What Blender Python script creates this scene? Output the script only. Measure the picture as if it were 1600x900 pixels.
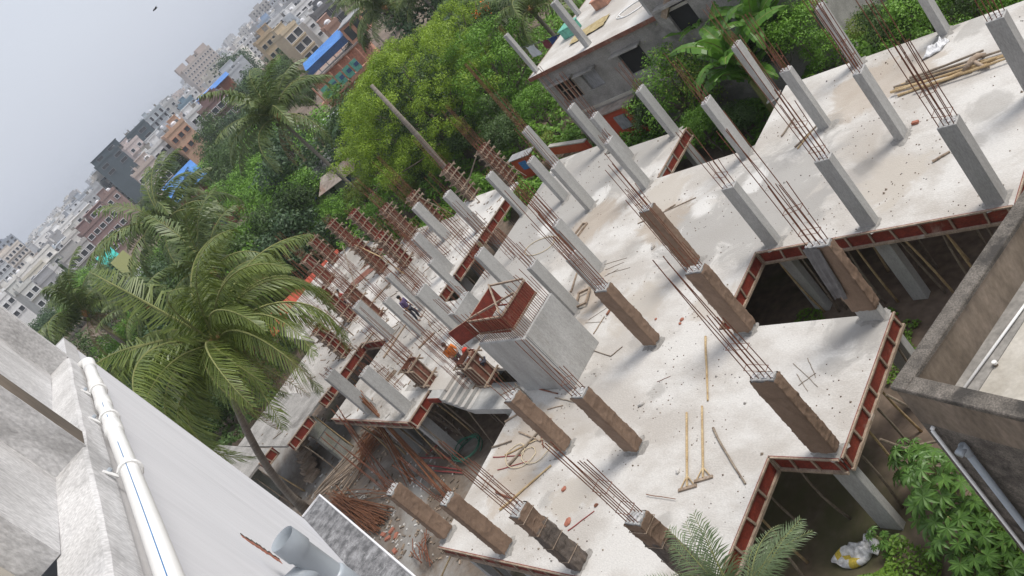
import bpy, bmesh, math, random
import numpy as np
from mathutils import Vector, Matrix, noise
for o in list(bpy.data.objects): bpy.data.objects.remove(o)
scene = bpy.context.scene
COL = scene.collection

# ------------------------------------------------------------------ camera
CAMZ = 18.6; HAZE = .00028
FPX, PITCH, ROLL, YAW = 1373.75, math.radians(22.95), math.radians(-44.73), math.radians(-59.566)
_F = Vector((math.cos(PITCH)*math.sin(YAW), math.cos(PITCH)*math.cos(YAW), -math.sin(PITCH)))
_R0 = Vector((math.cos(YAW), -math.sin(YAW), 0)); _U0 = _R0.cross(_F)
_R = math.cos(ROLL)*_R0 + math.sin(ROLL)*_U0
_U = -math.sin(ROLL)*_R0 + math.cos(ROLL)*_U0
cam_d = bpy.data.cameras.new('camera'); cam = bpy.data.objects.new('camera', cam_d); COL.objects.link(cam)
m = Matrix((_R, _U, -_F)).transposed().to_4x4(); m.translation = Vector((0, 0, CAMZ)); cam.matrix_world = m
cam_d.sensor_width = 36; cam_d.lens = FPX/1600*36; cam_d.clip_start = .05; cam_d.clip_end = 9000
scene.camera = cam

# ------------------------------------------------------------------ world, sun, exposure
SUN_AZ = Vector((0.66, 0.75, 0)); SUN_EL = math.radians(58)
w = bpy.data.worlds.new('World'); scene.world = w; w.use_nodes = True
nt = w.node_tree; nt.nodes.clear()
out = nt.nodes.new('ShaderNodeOutputWorld'); bg = nt.nodes.new('ShaderNodeBackground')
sky = nt.nodes.new('ShaderNodeTexSky'); sky.sky_type = 'NISHITA'; sky.sun_disc = False
sky.sun_elevation = SUN_EL; sky.sun_rotation = math.atan2(SUN_AZ.x, SUN_AZ.y)
sky.air_density = 1.6; sky.dust_density = 5; sky.ozone_density = 1.0
hs = nt.nodes.new('ShaderNodeHueSaturation'); hs.inputs['Saturation'].default_value = .32
mx = nt.nodes.new('ShaderNodeMix'); mx.data_type = 'RGBA'; mx.inputs[0].default_value = .72
mx.inputs[7].default_value = (5.9, 6.3, 7.2, 1)          # even cloud veil
tc = nt.nodes.new('ShaderNodeTexCoord'); cn = nt.nodes.new('ShaderNodeTexNoise'); cn.inputs['Scale'].default_value = 1.6; cn.inputs['Detail'].default_value = 3
cr = nt.nodes.new('ShaderNodeMapRange'); cr.inputs[3].default_value = .90; cr.inputs[4].default_value = 1.10
vm = nt.nodes.new('ShaderNodeVectorMath'); vm.operation = 'SCALE'
nt.links.new(tc.outputs['Generated'], cn.inputs['Vector']); nt.links.new(cn.outputs['Fac'], cr.inputs[0])
nt.links.new(sky.outputs[0], hs.inputs['Color']); nt.links.new(hs.outputs[0], mx.inputs[6])
nt.links.new(mx.outputs[2], vm.inputs[0]); nt.links.new(cr.outputs[0], vm.inputs['Scale'])
nt.links.new(vm.outputs[0], bg.inputs['Color']); nt.links.new(bg.outputs[0], out.inputs['Surface'])
bg.inputs['Strength'].default_value = .102
sd = bpy.data.lights.new('sun', 'SUN'); sd.energy = 2.3; sd.angle = math.radians(22); sd.color = (1, .955, .89)
sun = bpy.data.objects.new('sun', sd); COL.objects.link(sun)
sv = Vector((SUN_AZ.x*math.cos(SUN_EL), SUN_AZ.y*math.cos(SUN_EL), math.sin(SUN_EL)))
sun.rotation_euler = sv.to_track_quat('Z', 'Y').to_euler(); sun.location = (0, 0, 60)
vs = scene.view_settings; vs.view_transform = 'Standard'; vs.look = 'None'; vs.gamma = 1; vs.exposure = 0.42
vs.use_curve_mapping = False
scene.render.resolution_x = 1024; scene.render.resolution_y = 576

# ------------------------------------------------------------------ measuring helpers (photo pixel -> point of a world plane)
def ray(u, v): return _F + _R*((u-800)/FPX) - _U*((v-450)/FPX)
def at(u, v, z=3.2):
    d = ray(u, v); k = (z-CAMZ)/d.z; return Vector((d.x*k, d.y*k, z))
def aty(u, v, Y):
    d = ray(u, v); k = Y/d.y; return Vector((d.x*k, Y, CAMZ+d.z*k))
def far(u, v, D):
    d = ray(u, v); k = D/math.hypot(d.x, d.y); return Vector((d.x*k, d.y*k, CAMZ+d.z*k))
def proj(p):
    p = Vector(p)-Vector((0, 0, CAMZ)); c = p.dot(_F); return 800+FPX*p.dot(_R)/c, 450-FPX*p.dot(_U)/c

# ------------------------------------------------------------------ materials
MAT = {}
def nodes(name):
    m = bpy.data.materials.new(name); m.use_nodes = True; MAT[name] = m
    return m, m.node_tree, m.node_tree.nodes['Principled BSDF']
def mottled(name, c1, c2, scale=2., rough=.85, bump=.15, fine=40., c3=None, spots=None, stretch=(1, 1, 1), coord='Object', contrast=(.35, .68), metallic=0, fineamt=.35):
    m, t, b = nodes(name); N = t.nodes.new; L = t.links.new
    tc = N('ShaderNodeTexCoord'); mp = N('ShaderNodeMapping'); mp.inputs['Scale'].default_value = stretch
    if coord == 'World':
        g = N('ShaderNodeNewGeometry'); L(g.outputs['Position'], mp.inputs['Vector'])
    else: L(tc.outputs[coord], mp.inputs['Vector'])
    n1 = N('ShaderNodeTexNoise'); n1.inputs['Scale'].default_value = scale; n1.inputs['Detail'].default_value = 8; n1.inputs['Roughness'].default_value = .62
    L(mp.outputs[0], n1.inputs['Vector'])
    r = N('ShaderNodeValToRGB'); e = r.color_ramp.elements
    e[0].position, e[1].position = contrast; e[0].color = (*c1, 1); e[1].color = (*c2, 1)
    L(n1.outputs['Fac'], r.inputs['Fac']); col = r.outputs['Color']
    n2 = N('ShaderNodeTexNoise'); n2.inputs['Scale'].default_value = fine; n2.inputs['Detail'].default_value = 6
    L(mp.outputs[0], n2.inputs['Vector'])
    mr = N('ShaderNodeMapRange'); mr.inputs[1].default_value = .3; mr.inputs[2].default_value = .7; mr.inputs[3].default_value = 1-fineamt; mr.inputs[4].default_value = 1+fineamt*.4
    L(n2.outputs['Fac'], mr.inputs[0])
    v = N('ShaderNodeVectorMath'); v.operation = 'SCALE'; L(col, v.inputs[0]); L(mr.outputs[0], v.inputs['Scale']); col = v.outputs[0]
    if c3:
        n3 = N('ShaderNodeTexNoise'); n3.inputs['Scale'].default_value = scale*.37; n3.inputs['Detail'].default_value = 9; n3.inputs['Roughness'].default_value = .7; n3.inputs['Distortion'].default_value = .6
        L(mp.outputs[0], n3.inputs['Vector'])
        r3 = N('ShaderNodeValToRGB'); r3.color_ramp.elements[0].position = spots[0] if spots else .52; r3.color_ramp.elements[1].position = spots[1] if spots else .66
        L(n3.outputs['Fac'], r3.inputs['Fac']); mxx = N('ShaderNodeMix'); mxx.data_type = 'RGBA'
        L(r3.outputs['Color'], mxx.inputs[0]); L(col, mxx.inputs[6]); mxx.inputs[7].default_value = (*c3, 1); col = mxx.outputs[2]
    L(col, b.inputs['Base Color']); b.inputs['Roughness'].default_value = rough; b.inputs['Metallic'].default_value = metallic
    if bump:
        bp = N('ShaderNodeBump'); bp.inputs['Strength'].default_value = bump; bp.inputs['Distance'].default_value = .02
        L(n2.outputs['Fac'], bp.inputs['Height']); L(bp.outputs[0], b.inputs['Normal'])
    return m
def leafmat(name, c_dark, c_light, rough=.55, trans=.25):
    m, t, b = nodes(name); N = t.nodes.new; L = t.links.new
    g = N('ShaderNodeNewGeometry'); r = N('ShaderNodeValToRGB'); e = r.color_ramp.elements
    e[0].color = (*c_dark, 1); e[1].color = (*c_light, 1)
    n = N('ShaderNodeTexNoise'); n.inputs['Scale'].default_value = .55; n.inputs['Detail'].default_value = 2
    L(g.outputs['Position'], n.inputs['Vector'])
    a = N('ShaderNodeMath'); a.operation = 'MULTIPLY_ADD'; a.inputs[1].default_value = .55; L(g.outputs['Random Per Island'], a.inputs[0])
    s = N('ShaderNodeMath'); s.operation = 'MULTIPLY'; s.inputs[1].default_value = .5; L(n.outputs['Fac'], s.inputs[0]); L(s.outputs[0], a.inputs[2])
    L(a.outputs[0], r.inputs['Fac']); L(r.outputs[0], b.inputs['Base Color']); b.inputs['Roughness'].default_value = rough
    tr = N('ShaderNodeBsdfTranslucent'); L(r.outputs[0], tr.inputs['Color']); ms = N('ShaderNodeMixShader'); ms.inputs[0].default_value = trans
    o = t.nodes['Material Output']; L(b.outputs[0], ms.inputs[1]); L(tr.outputs[0], ms.inputs[2]); L(ms.outputs[0], o.inputs['Surface'])
    return m
mottled('slab', (.43, .40, .365), (.56, .54, .51), scale=.30, fine=16, bump=.55, c3=(.37, .335, .295), spots=(.53, .67), coord='World', fineamt=.12, contrast=(.42, .58), stretch=(1, 1.6, 1))
mottled('slab_grey', (.29, .265, .235), (.43, .405, .375), scale=.35, fine=12, bump=.6, c3=(.56, .54, .51), spots=(.48, .58), coord='World', fineamt=.25)
mottled('concrete', (.33, .325, .31), (.46, .455, .44), scale=1.9, fine=38, bump=.3, c3=(.25, .235, .21), spots=(.55, .70), stretch=(1, 1, .28), fineamt=.22)
mottled('concrete_mossy', (.20, .20, .17), (.33, .33, .30), scale=1.4, fine=20, bump=.15, c3=(.13, .15, .09), spots=(.5, .7))
mottled('old_concrete', (.085, .074, .062), (.20, .175, .150), scale=3.5, fine=38, bump=.6, c3=(.04, .035, .03), spots=(.50, .62), fineamt=.55)
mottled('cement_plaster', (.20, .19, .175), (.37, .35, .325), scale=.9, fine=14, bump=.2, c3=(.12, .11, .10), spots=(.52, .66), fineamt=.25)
mottled('white_wall', (.62, .62, .64), (.70, .70, .72), scale=1.0, fine=12, bump=.05, c3=(.50, .50, .515), spots=(.56, .74), stretch=(1, 1, .16), fineamt=.05)
mottled('dirty_white', (.50, .49, .485), (.66, .65, .645), scale=3.0, fine=60, bump=.2, c3=(.19, .185, .18), spots=(.54, .70), fineamt=.3, stretch=(1, 1, .55))
mottled('mouldy', (.10, .10, .105), (.30, .30, .31), scale=8, fine=110, bump=.3, c3=(.50, .50, .51), spots=(.57, .72), contrast=(.40, .64), fineamt=.5)
mottled('beige_plaster', (.38, .35, .30), (.52, .49, .44), scale=1.5, fine=15, bump=.1, fineamt=.12)
mottled('brown_stain', (.14, .11, .08), (.25, .20, .155), scale=1.6, fine=16, bump=.15, stretch=(1, 1, .45), c3=(.07, .058, .048), spots=(.50, .70), fineamt=.25)
mottled('hessian', (.18, .118, .08), (.27, .185, .13), scale=1.6, fine=60, bump=.5, c3=(.125, .08, .055), spots=(.50, .66), stretch=(1, 1, .6), fineamt=.2)
mottled('dark_sack', (.07, .055, .045), (.20, .165, .14), scale=5, fine=90, bump=.7, c3=(.20, .15, .11), spots=(.52, .66), stretch=(1, 1, .3), fineamt=.3)
mottled('grey_cloth', (.12, .115, .115), (.21, .20, .20), scale=4, fine=80, bump=.4)
mottled('red_ply', (.14, .020, .011), (.26, .042, .024), scale=2.4, fine=24, bump=.15, c3=(.30, .20, .16), spots=(.60, .74), rough=.6, fineamt=.4)
mottled('brown_ply', (.13, .05, .032), (.24, .09, .055), scale=3, fine=30, bump=.15, c3=(.24, .17, .13), spots=(.52, .7), rough=.7, fineamt=.3)
mottled('timber', (.24, .175, .125), (.42, .33, .25), scale=3, fine=30, bump=.3, stretch=(1, 1, .3), c3=(.50, .46, .42), spots=(.6, .72))
mottled('bamboo', (.38, .26, .13), (.56, .43, .25), scale=3, fine=25, bump=.2, c3=(.25, .17, .09), spots=(.55, .7))
mottled('bamboo_grey', (.16, .12, .09), (.30, .25, .19), scale=3, fine=25, bump=.2)
mottled('rust', (.13, .045, .025), (.27, .11, .06), scale=6, fine=60, bump=.2, rough=.8)
mottled('rust_orange', (.17, .065, .03), (.26, .115, .055), scale=4, fine=60, bump=.2, rough=.85)
mottled('brick', (.30, .10, .06), (.45, .19, .13), scale=6, fine=40, bump=.3)
mottled('dirt', (.12, .085, .06), (.22, .165, .125), scale=.25, fine=3, bump=.5, c3=(.085, .085, .035), spots=(.52, .64), coord='World', fineamt=.4)
mottled('yard_mud', (.12, .092, .07), (.20, .16, .125), scale=.35, fine=5, bump=.5, c3=(.25, .24, .225), spots=(.48, .62), coord='World', fineamt=.25)
mottled('bark', (.10, .08, .06), (.20, .165, .13), scale=5, fine=30, bump=.6, stretch=(1, 1, 3))
mottled('palm_bark', (.17, .145, .12), (.30, .265, .225), scale=3, fine=30, bump=.6, stretch=(.6, .6, 5))
mottled('pvc_white', (.76, .755, .74), (.80, .795, .78), scale=3, fine=20, bump=0, rough=.35, c3=(.66, .64, .60), spots=(.6, .75), fineamt=.03)
mottled('pvc_grey', (.30, .335, .37), (.35, .385, .42), scale=2, fine=20, bump=0, rough=.38, fineamt=.03)
mottled('pvc_dark', (.10, .11, .12), (.13, .14, .15), scale=2, bump=0, rough=.5)
mottled('blue_line', (.03, .17, .42), (.03, .19, .46), bump=0, rough=.4)
mottled('glass_dark', (.03, .034, .04), (.085, .09, .10), scale=.5, rough=.2, bump=0)
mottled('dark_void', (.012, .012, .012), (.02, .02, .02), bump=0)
mottled('blue_sheet', (.05, .18, .50), (.08, .25, .62), scale=.4, fine=6, bump=.1, rough=.5)
mottled('blue_dark', (.03, .07, .17), (.05, .11, .26), scale=.4, fine=6, bump=.1, rough=.5)
mottled('teal_sheet', (.03, .42, .36), (.06, .52, .45), scale=.5, fine=6, bump=.1, rough=.5)
mottled('teal_panel', (.10, .36, .27), (.17, .46, .36), scale=.5, fine=6, bump=.1, rough=.6)
mottled('terracotta', (.42, .20, .135), (.56, .30, .21), scale=.4, fine=4, bump=.1, c3=(.30, .14, .1), spots=(.52, .7))
mottled('tin', (.25, .20, .17), (.40, .35, .31), scale=.4, fine=3, bump=.2, c3=(.26, .12, .08), spots=(.5, .65))
mottled('tin_grey', (.22, .22, .23), (.36, .36, .37), scale=.4, fine=3, bump=.2, stretch=(4, .3, 1))
mottled('straw', (.32, .24, .11), (.50, .41, .22), scale=2, fine=20, bump=.4)
mottled('red_paint', (.45, .06, .03), (.55, .10, .05), scale=1, bump=.05, rough=.5)
mottled('white_bag', (.62, .62, .63), (.76, .76, .77), scale=6, fine=12, bump=.3, rough=.5)
mottled('yellow_print', (.55, .42, .05), (.65, .5, .1), bump=0)
mottled('skin', (.20, .105, .065), (.24, .13, .08), scale=5, bump=0, rough=.55, fineamt=.05)
mottled('hair', (.01, .009, .008), (.02, .018, .016), bump=.2)
for n_, c_ in dict(shirt_purple=(.10, .07, .16), trousers_dark=(.035, .035, .05), shirt_red=(.42, .04, .035), vest_orange=(.62, .17, .02), vest_green=(.12, .55, .06), helmet_red=(.72, .06, .03), rope=(.62, .52, .36), hose_green=(.05, .18, .12), red_steel=(.30, .055, .05), cloth_blue=(.03, .06, .20), cloth_maroon=(.20, .04, .05), cloth_white=(.68, .68, .72), dead_leaf=(.24, .16, .08), olive=(.19, .20, .07), orange=(.75, .16, .03), green_paint=(.10, .30, .05), bird=(.04, .04, .045)).items():
    mottled(n_, tuple(x*.85 for x in c_), c_, scale=4, fine=30, bump=.1, rough=.75, fineamt=.12)
def patches(name, col, spots_, base, amt=.85):
    t = MAT[base].node_tree; N = t.nodes.new; L = t.links.new; b = t.nodes['Principled BSDF']; src = b.inputs['Base Color'].links[0].from_socket
    g = N('ShaderNodeNewGeometry'); nz = N('ShaderNodeTexNoise'); nz.inputs['Scale'].default_value = .75; nz.inputs['Detail'].default_value = 10; nz.inputs['Roughness'].default_value = .68; nz.inputs['Distortion'].default_value = .8; L(g.outputs['Position'], nz.inputs['Vector']); tot = None
    for (x, y, r_) in spots_:
        d = N('ShaderNodeVectorMath'); d.operation = 'DISTANCE'; d.inputs[1].default_value = (x, y, 3.2); L(g.outputs['Position'], d.inputs[0])
        a = N('ShaderNodeMath'); a.operation = 'MULTIPLY_ADD'; a.inputs[1].default_value = r_*3.4; L(nz.outputs['Fac'], a.inputs[0]); L(d.outputs['Value'], a.inputs[2])
        m_ = N('ShaderNodeMapRange'); m_.interpolation_type = 'SMOOTHSTEP'; m_.inputs[1].default_value = r_*3.1; m_.inputs[2].default_value = r_*2.55; m_.inputs[3].default_value = 0; m_.inputs[4].default_value = amt; L(a.outputs[0], m_.inputs[0])
        if tot is None: tot = m_.outputs[0]
        else: q = N('ShaderNodeMath'); q.operation = 'MAXIMUM'; L(tot, q.inputs[0]); L(m_.outputs[0], q.inputs[1]); tot = q.outputs[0]
    mxx = N('ShaderNodeMix'); mxx.data_type = 'RGBA'; L(tot, mxx.inputs[0]); L(src, mxx.inputs[6]); mxx.inputs[7].default_value = (*col, 1); L(mxx.outputs[2], b.inputs['Base Color'])
    # trowel ripples and fine dirt streaks
patches('grey', (.315, .30, .28), [(-18.5, 20.6, 2.4), (-20.8, 19.0, 1.5), (-17.0, 19.4, 1.3), (-22.5, 20.2, 1.0), (-31.5, 25.0, 4.0), (-33, 21.5, 3.0), (-28.5, 25.6, 2.0), (-38.5, 15.0, 2.6), (-36.5, 13.4, 2.2), (-40, 20, 2.2), (-31.5, 17.5, 2.4), (-13.0, 14.2, .9), (-48, 20, 2.5)], 'slab')
patches('brown', (.35, .285, .22), [(-25.6, 17.1, 1.1), (-25.2, 15.2, .8), (-28.0, 21.8, 1.2), (-24.3, 10.2, 1.1), (-23.6, 8.6, .9), (-23.2, 20.6, 1.1), (-16.3, 25.3, 1.3), (-14.6, 25.6, .9)], 'slab', .6)
patches('dark', (.25, .235, .215), [(-11.5, 20.6, .4), (-14.9, 20.9, .35), (-20.3, 10.9, .35), (-19.2, 10.1, .45), (-21.0, 14.6, .45), (-17.2, 23.8, .5), (-14.2, 22.1, .4), (-12.9, 26.9, .5), (-11.3, 22.4, .6), (-16.5, 8.0, .25), (-22.8, 12.6, .6), (-19.0, 12.2, .3), (-21.5, 8.2, .3), (-13.2, 12.9, .35), (-24.2, 19.4, .5), (-27, 18.6, .5)], 'slab', .45)
patches('smear', (.42, .38, .33), [(-20.4, 8.4, .8), (-18.6, 15.8, .8), (-22.2, 16.0, 1.0), (-13.6, 19.9, .9), (-24.2, 22.4, 1.0)], 'slab')
patches('spill', (.58, .565, .54), [(-19.3, 21.8, .5), (-21.4, 20.9, .5), (-28.9, 23.5, .6), (-31.5, 22.4, .5)], 'slab')
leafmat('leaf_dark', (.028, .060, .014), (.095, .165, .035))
leafmat('leaf_mid', (.06, .15, .014), (.21, .40, .040))
leafmat('leaf_bright', (.07, .15, .008), (.36, .50, .035), trans=.32)
leafmat('leaf_blue', (.03, .065, .028), (.085, .15, .06))
leafmat('leaf_yellow', (.09, .14, .012), (.25, .32, .045))
leafmat('palm_leaf', (.040, .075, .014), (.20, .25, .05), rough=.42, trans=.25)
leafmat('palm_leaf_far', (.04, .075, .018), (.16, .21, .055), rough=.45, trans=.2)
leafmat('date_leaf', (.07, .105, .045), (.19, .25, .12), rough=.45, trans=.2)
leafmat('banana_leaf', (.06, .15, .018), (.15, .31, .045), rough=.35, trans=.35)
leafmat('castor_leaf', (.05, .12, .022), (.17, .31, .07), rough=.45, trans=.25)
leafmat('grass_leaf', (.06, .14, .012), (.20, .33, .04), trans=.3)
mottled('midrib', (.17, .19, .06), (.27, .27, .10), bump=0)
mottled('sprout_brown', (.25, .12, .05), (.42, .24, .09), bump=.1)
def paint(name, c):
    if name not in MAT: mottled(name, tuple(x*.86 for x in c), c, scale=.25, fine=2.5, bump=.05, c3=tuple(x*.62 for x in c), spots=(.56, .8), fineamt=.12)
    return name

# ------------------------------------------------------------------ mesh helpers
class MB:
    def __init__(s): s.v = []; s.f = []; s.mi = []; s.cur = 0
    def add(s, vs, fs):
        k = len(s.v); s.v += [tuple(p) for p in vs]; s.f += [tuple(i+k for i in f) for f in fs]; s.mi += [s.cur]*len(fs); return s
    def box(s, x0, x1, y0, y1, z0, z1):
        return s.add([(x0,y0,z0),(x1,y0,z0),(x1,y1,z0),(x0,y1,z0),(x0,y0,z1),(x1,y0,z1),(x1,y1,z1),(x0,y1,z1)],
                     [(0,3,2,1),(4,5,6,7),(0,1,5,4),(1,2,6,5),(2,3,7,6),(3,0,4,7)])
    def bar(s, a, b, wd, ht, up=Vector((0, 0, 1))):
        a = Vector(a); b = Vector(b); d = (b-a)
        if d.length < 1e-6: return s
        d.normalize(); sd = d.cross(up)
        if sd.length < 1e-3: sd = d.cross(Vector((0, 1, 0)))
        sd.normalize(); u = sd.cross(d); sd *= wd/2; u *= ht/2
        vs = [a-sd-u, a+sd-u, a+sd+u, a-sd+u, b-sd-u, b+sd-u, b+sd+u, b-sd+u]
        return s.add(vs, [(0,1,2,3),(7,6,5,4),(0,4,5,1),(1,5,6,2),(2,6,7,3),(3,7,4,0)])
    def tube(s, pts, rad, n=6, cap=True):
        pts = [Vector(p) for p in pts]; rs = rad if isinstance(rad, (list, tuple)) else [rad]*len(pts)
        rings = []; ref = None
        for i, p in enumerate(pts):
            t = (pts[min(i+1, len(pts)-1)]-pts[max(i-1, 0)])
            t = t.normalized() if t.length > 1e-9 else Vector((0, 0, 1))
            if ref is None: ref = t.cross(Vector((.31, .2, .93))) if abs(t.z) < .9 else t.cross(Vector((1, 0, 0)))
            a = (ref - t*ref.dot(t)).normalized(); ref = a; b = t.cross(a)
            rings.append([p+(a*math.cos(2*math.pi*k/n)+b*math.sin(2*math.pi*k/n))*rs[i] for k in range(n)])
        vs = [q for r in rings for q in r]; fs = []
        for i in range(len(pts)-1):
            for k in range(n): fs.append((i*n+k, i*n+(k+1) % n, (i+1)*n+(k+1) % n, (i+1)*n+k))
        if cap: fs.append(tuple(range(n))[::-1]); fs.append(tuple((len(pts)-1)*n+k for k in range(n)))
        return s.add(vs, fs)
    def prism(s, poly, z0, z1):
        n = len(poly); vs = [(p[0], p[1], z0) for p in poly]+[(p[0], p[1], z1) for p in poly]
        return s.add(vs, [tuple(range(n))[::-1], tuple(range(n, 2*n))]+[(i, (i+1) % n, n+(i+1) % n, n+i) for i in range(n)])
    def disc_ball(s, c, r, sq=(1, 1, 1), n=10, m_=6):
        vs = []; fs = []
        for i in range(m_+1):
            th = math.pi*i/m_
            for k in range(n):
                ph = 2*math.pi*k/n; vs.append((c[0]+r*sq[0]*math.sin(th)*math.cos(ph), c[1]+r*sq[1]*math.sin(th)*math.sin(ph), c[2]+r*sq[2]*math.cos(th)))
        for i in range(m_):
            for k in range(n): fs.append((i*n+k, (i+1)*n+k, (i+1)*n+(k+1) % n, i*n+(k+1) % n))
        return s.add(vs, fs)
    def mesh(s, name, mats, bevel=0, smooth=False, merge=False):
        me = bpy.data.meshes.new(name); me.from_pydata(s.v, [], s.f)
        if isinstance(mats, str): mats = [mats]
        for q in mats: me.materials.append(MAT[q])
        me.polygons.foreach_set('material_index', s.mi)
        if bevel or merge:
            bm = bmesh.new(); bm.from_mesh(me)
            if merge: bmesh.ops.remove_doubles(bm, verts=bm.verts, dist=1e-4)
            if bevel: bmesh.ops.bevel(bm, geom=[e for e in bm.edges if e.calc_length() > bevel*4], offset=bevel, segments=1, affect='EDGES')
            bmesh.ops.recalc_face_normals(bm, faces=bm.faces); bm.to_mesh(me); bm.free()
        if smooth: me.polygons.foreach_set('use_smooth', [True]*len(me.polygons))
        me.update(); return me
    def build(s, name, mats, parent=None, **k): return link(name, s.mesh(name, mats, **k), parent)
def link(name, me, parent=None, loc=None, rot=None):
    o = bpy.data.objects.new(name, me); COL.objects.link(o)
    if parent is not None: o.parent = parent
    if loc is not None: o.location = loc
    if rot is not None: o.rotation_euler = rot
    return o
def tag(o, label, cat, group=None, kind=None):
    if label: o['label'] = label
    if cat: o['category'] = cat
    if group: o['group'] = group
    if kind: o['kind'] = kind
    return o
def thing(name, label, cat, loc=(0, 0, 0), rz=0, group=None):
    o = link(name, None, loc=loc); o.rotation_euler = (0, 0, rz); o.empty_display_size = .2
    return tag(o, label, cat, group)
def structure(o, label=None): o['kind'] = 'structure'; return o
def copy_thing(o, loc, rz=0, sc=None, label=None, parent=None):
    c = o.copy(); COL.objects.link(c); c.parent = parent
    if parent is None:
        c.location = loc; c.rotation_euler = (o.rotation_euler.x, o.rotation_euler.y, rz)
        if sc is not None: c.scale = sc if not isinstance(sc, (int, float)) else (sc,)*3
        if label: c['label'] = label
    for ch in list(o.children): copy_thing(ch, None, parent=c)
    return c
# ------------------------------------------------------------------ ground
SZ = 3.2; TH = .14
rng = random.Random(5)
g = MB(); g.add([(-4500, -1500, 0), (1500, -1500, 0), (1500, 4500, 0), (-4500, 4500, 0)], [(0, 1, 2, 3)])
structure(g.build('ground', 'dirt'))
g = MB(); g.prism([(-60, 2), (-24, 2), (-24, 5.5), (-25.8, 5.9), (-25.8, 12.2), (-33.2, 12.5), (-44, 13.5), (-60, 13)], -.05, .004)
structure(g.build('yard_ground', 'yard_mud'))

# ------------------------------------------------------------------ slabs
def inpoly(x, y, P):
    c = False; n = len(P)
    for i in range(n):
        a = P[i]; b = P[(i+1) % n]
        if (a[1] > y) != (b[1] > y) and x < (b[0]-a[0])*(y-a[1])/(b[1]-a[1])+a[0]: c = not c
    return c
main_poly = [(-25.6, 6.05), (-14.05, 6.05), (-14.05, 10.1), (-12.05, 10.1), (-12.05, 14.55), (-17.7, 14.55), (-17.7, 17.8), (-9.75, 17.8), (-9.75, 27.45),
             (-20.3, 27.45), (-20.3, 23.8), (-25.2, 23.65), (-25.25, 26.85), (-30.6, 26.95), (-30.6, 28.1), (-35.0, 28.1), (-35.0, 18.35), (-35.0, 12.75), (-31.6, 12.75), (-31.6, 13.68), (-25.95, 13.68), (-25.95, 12.3)]
west_poly = [(-35.003, 12.75), (-35.003, 18.35), (-38.0, 18.35), (-38.0, 27.4), (-43.2, 27.4), (-43.2, 26.0), (-48.6, 26.0), (-48.6, 24.3), (-50.3, 24.02), (-52.0, 23.2), (-52.2, 25.8), (-57.2, 27.2), (-60.2, 25.5), (-60.2, 20.6), (-57, 18.1),
             (-50.5, 17.0), (-50.5, 13.0), (-43.45, 13.0), (-43.45, 16.3), (-40.55, 16.3), (-40.55, 11.25), (-32.85, 11.05), (-32.85, 12.747)]
def slab(name, poly, mat, label, cat):
    o = MB().prism(poly, SZ-TH, SZ).build(name, mat); tag(o, label, cat); return o
t = slab('concrete_slab', main_poly, 'slab', 'large pale freshly cast concrete floor slab carrying the front rows of columns', 'floor slab')
t = slab('concrete_slab', west_poly, 'slab_grey', 'far pale concrete floor slab crowded with red shuttered columns', 'floor slab')
# drop beams below slab edges are cast inside the red shutters
def edge_form(pts, label, h=.46, out=1, every=.85, mat='red_ply', group='red plywood edge shutters round the slabs'):
    """red plywood shutter along an open polyline walked counter-clockwise (outside is on the right)"""
    c = Vector((sum(p[0] for p in pts)/len(pts), sum(p[1] for p in pts)/len(pts), SZ-h))
    t = thing('edge_shutter', label, 'formwork', c, group=group)
    ply = MB(); top = MB(); bot = MB(); bats = []
    zt = SZ+.03; zb = SZ-h; r = random.Random(int(abs(pts[0][0]*100)))
    P = [Vector((p[0], p[1], 0)) for p in pts]; n = len(P)
    def offs(i, o):
        a = (P[i]-P[i-1]).normalized() if i > 0 else (P[1]-P[0]).normalized()
        b = (P[i+1]-P[i]).normalized() if i < n-1 else a
        na = Vector((a.y, -a.x, 0)); nb = Vector((b.y, -b.x, 0)); k = (na+nb); k = k/k.length
        return P[i]+k*o/max(.4, k.dot(na))
    for i in range(n-1):
        def seg(o0, o1, z0, z1, mb, da=0, db=0):
            a0, a1, b0, b1 = offs(i, o0)-c, offs(i, o1)-c, offs(i+1, o0)-c, offs(i+1, o1)-c
            vs = [Vector((q.x, q.y, z-SZ+h)) for q in (a0, b0, b1, a1) for z in (0,)]
            vs = [Vector((q.x, q.y, z0-zb)) for q in (a0, b0, b1, a1)]+[Vector((q.x, q.y, z1-zb)) for q in (a0, b0, b1, a1)]
            mb.add(vs, [(0,1,2,3),(7,6,5,4),(0,4,5,1),(1,5,6,2),(2,6,7,3),(3,7,4,0)])
        seg(.004, .026, zb, zt, ply)
        seg(.028, .075, zt-.045, zt+.004, top); seg(.028, .10, zb-.05, zb+.03, bot)
        d = (P[i+1]-P[i]); L = d.length; d.normalize(); nn = Vector((d.y, -d.x, 0)); k = max(2, int(L/every)+1)
        for j in range(k+1):
            s_ = min(max(.09, L*j/k + r.uniform(-.12, .12)), L-.09); q = P[i]+d*s_+nn*.052-c
            m_ = MB(); ln = r.uniform(-.06, .06)
            m_.bar((q.x, q.y, .03), (q.x+d.x*ln, q.y+d.y*ln, zt-zb-.045), .06, .045, up=nn); bats.append(m_)
    ply.build('plywood_board', mat, t); top.build('top_rail', 'timber', t); bot.build('bottom_rail', 'timber', t)
    for b in bats: b.build('batten', 'timber', t)
    return t
edge_form([(-9.75, 17.8), (-9.75, 21.5)], 'red shutter at the east end of the wide slab, behind the dark parapet', every=1.0)
edge_form([(-17.7, 14.6), (-17.7, 17.8)], 'short red shutter on the left side of the dark recess')
edge_form([(-17.7, 17.8), (-9.78, 17.8)], 'long red shutter above the dark recess with bamboo props')
edge_form([(-12.05, 10.12), (-12.05, 14.55)], 'red shutter on the right end of the nearest slab lobe')
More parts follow.
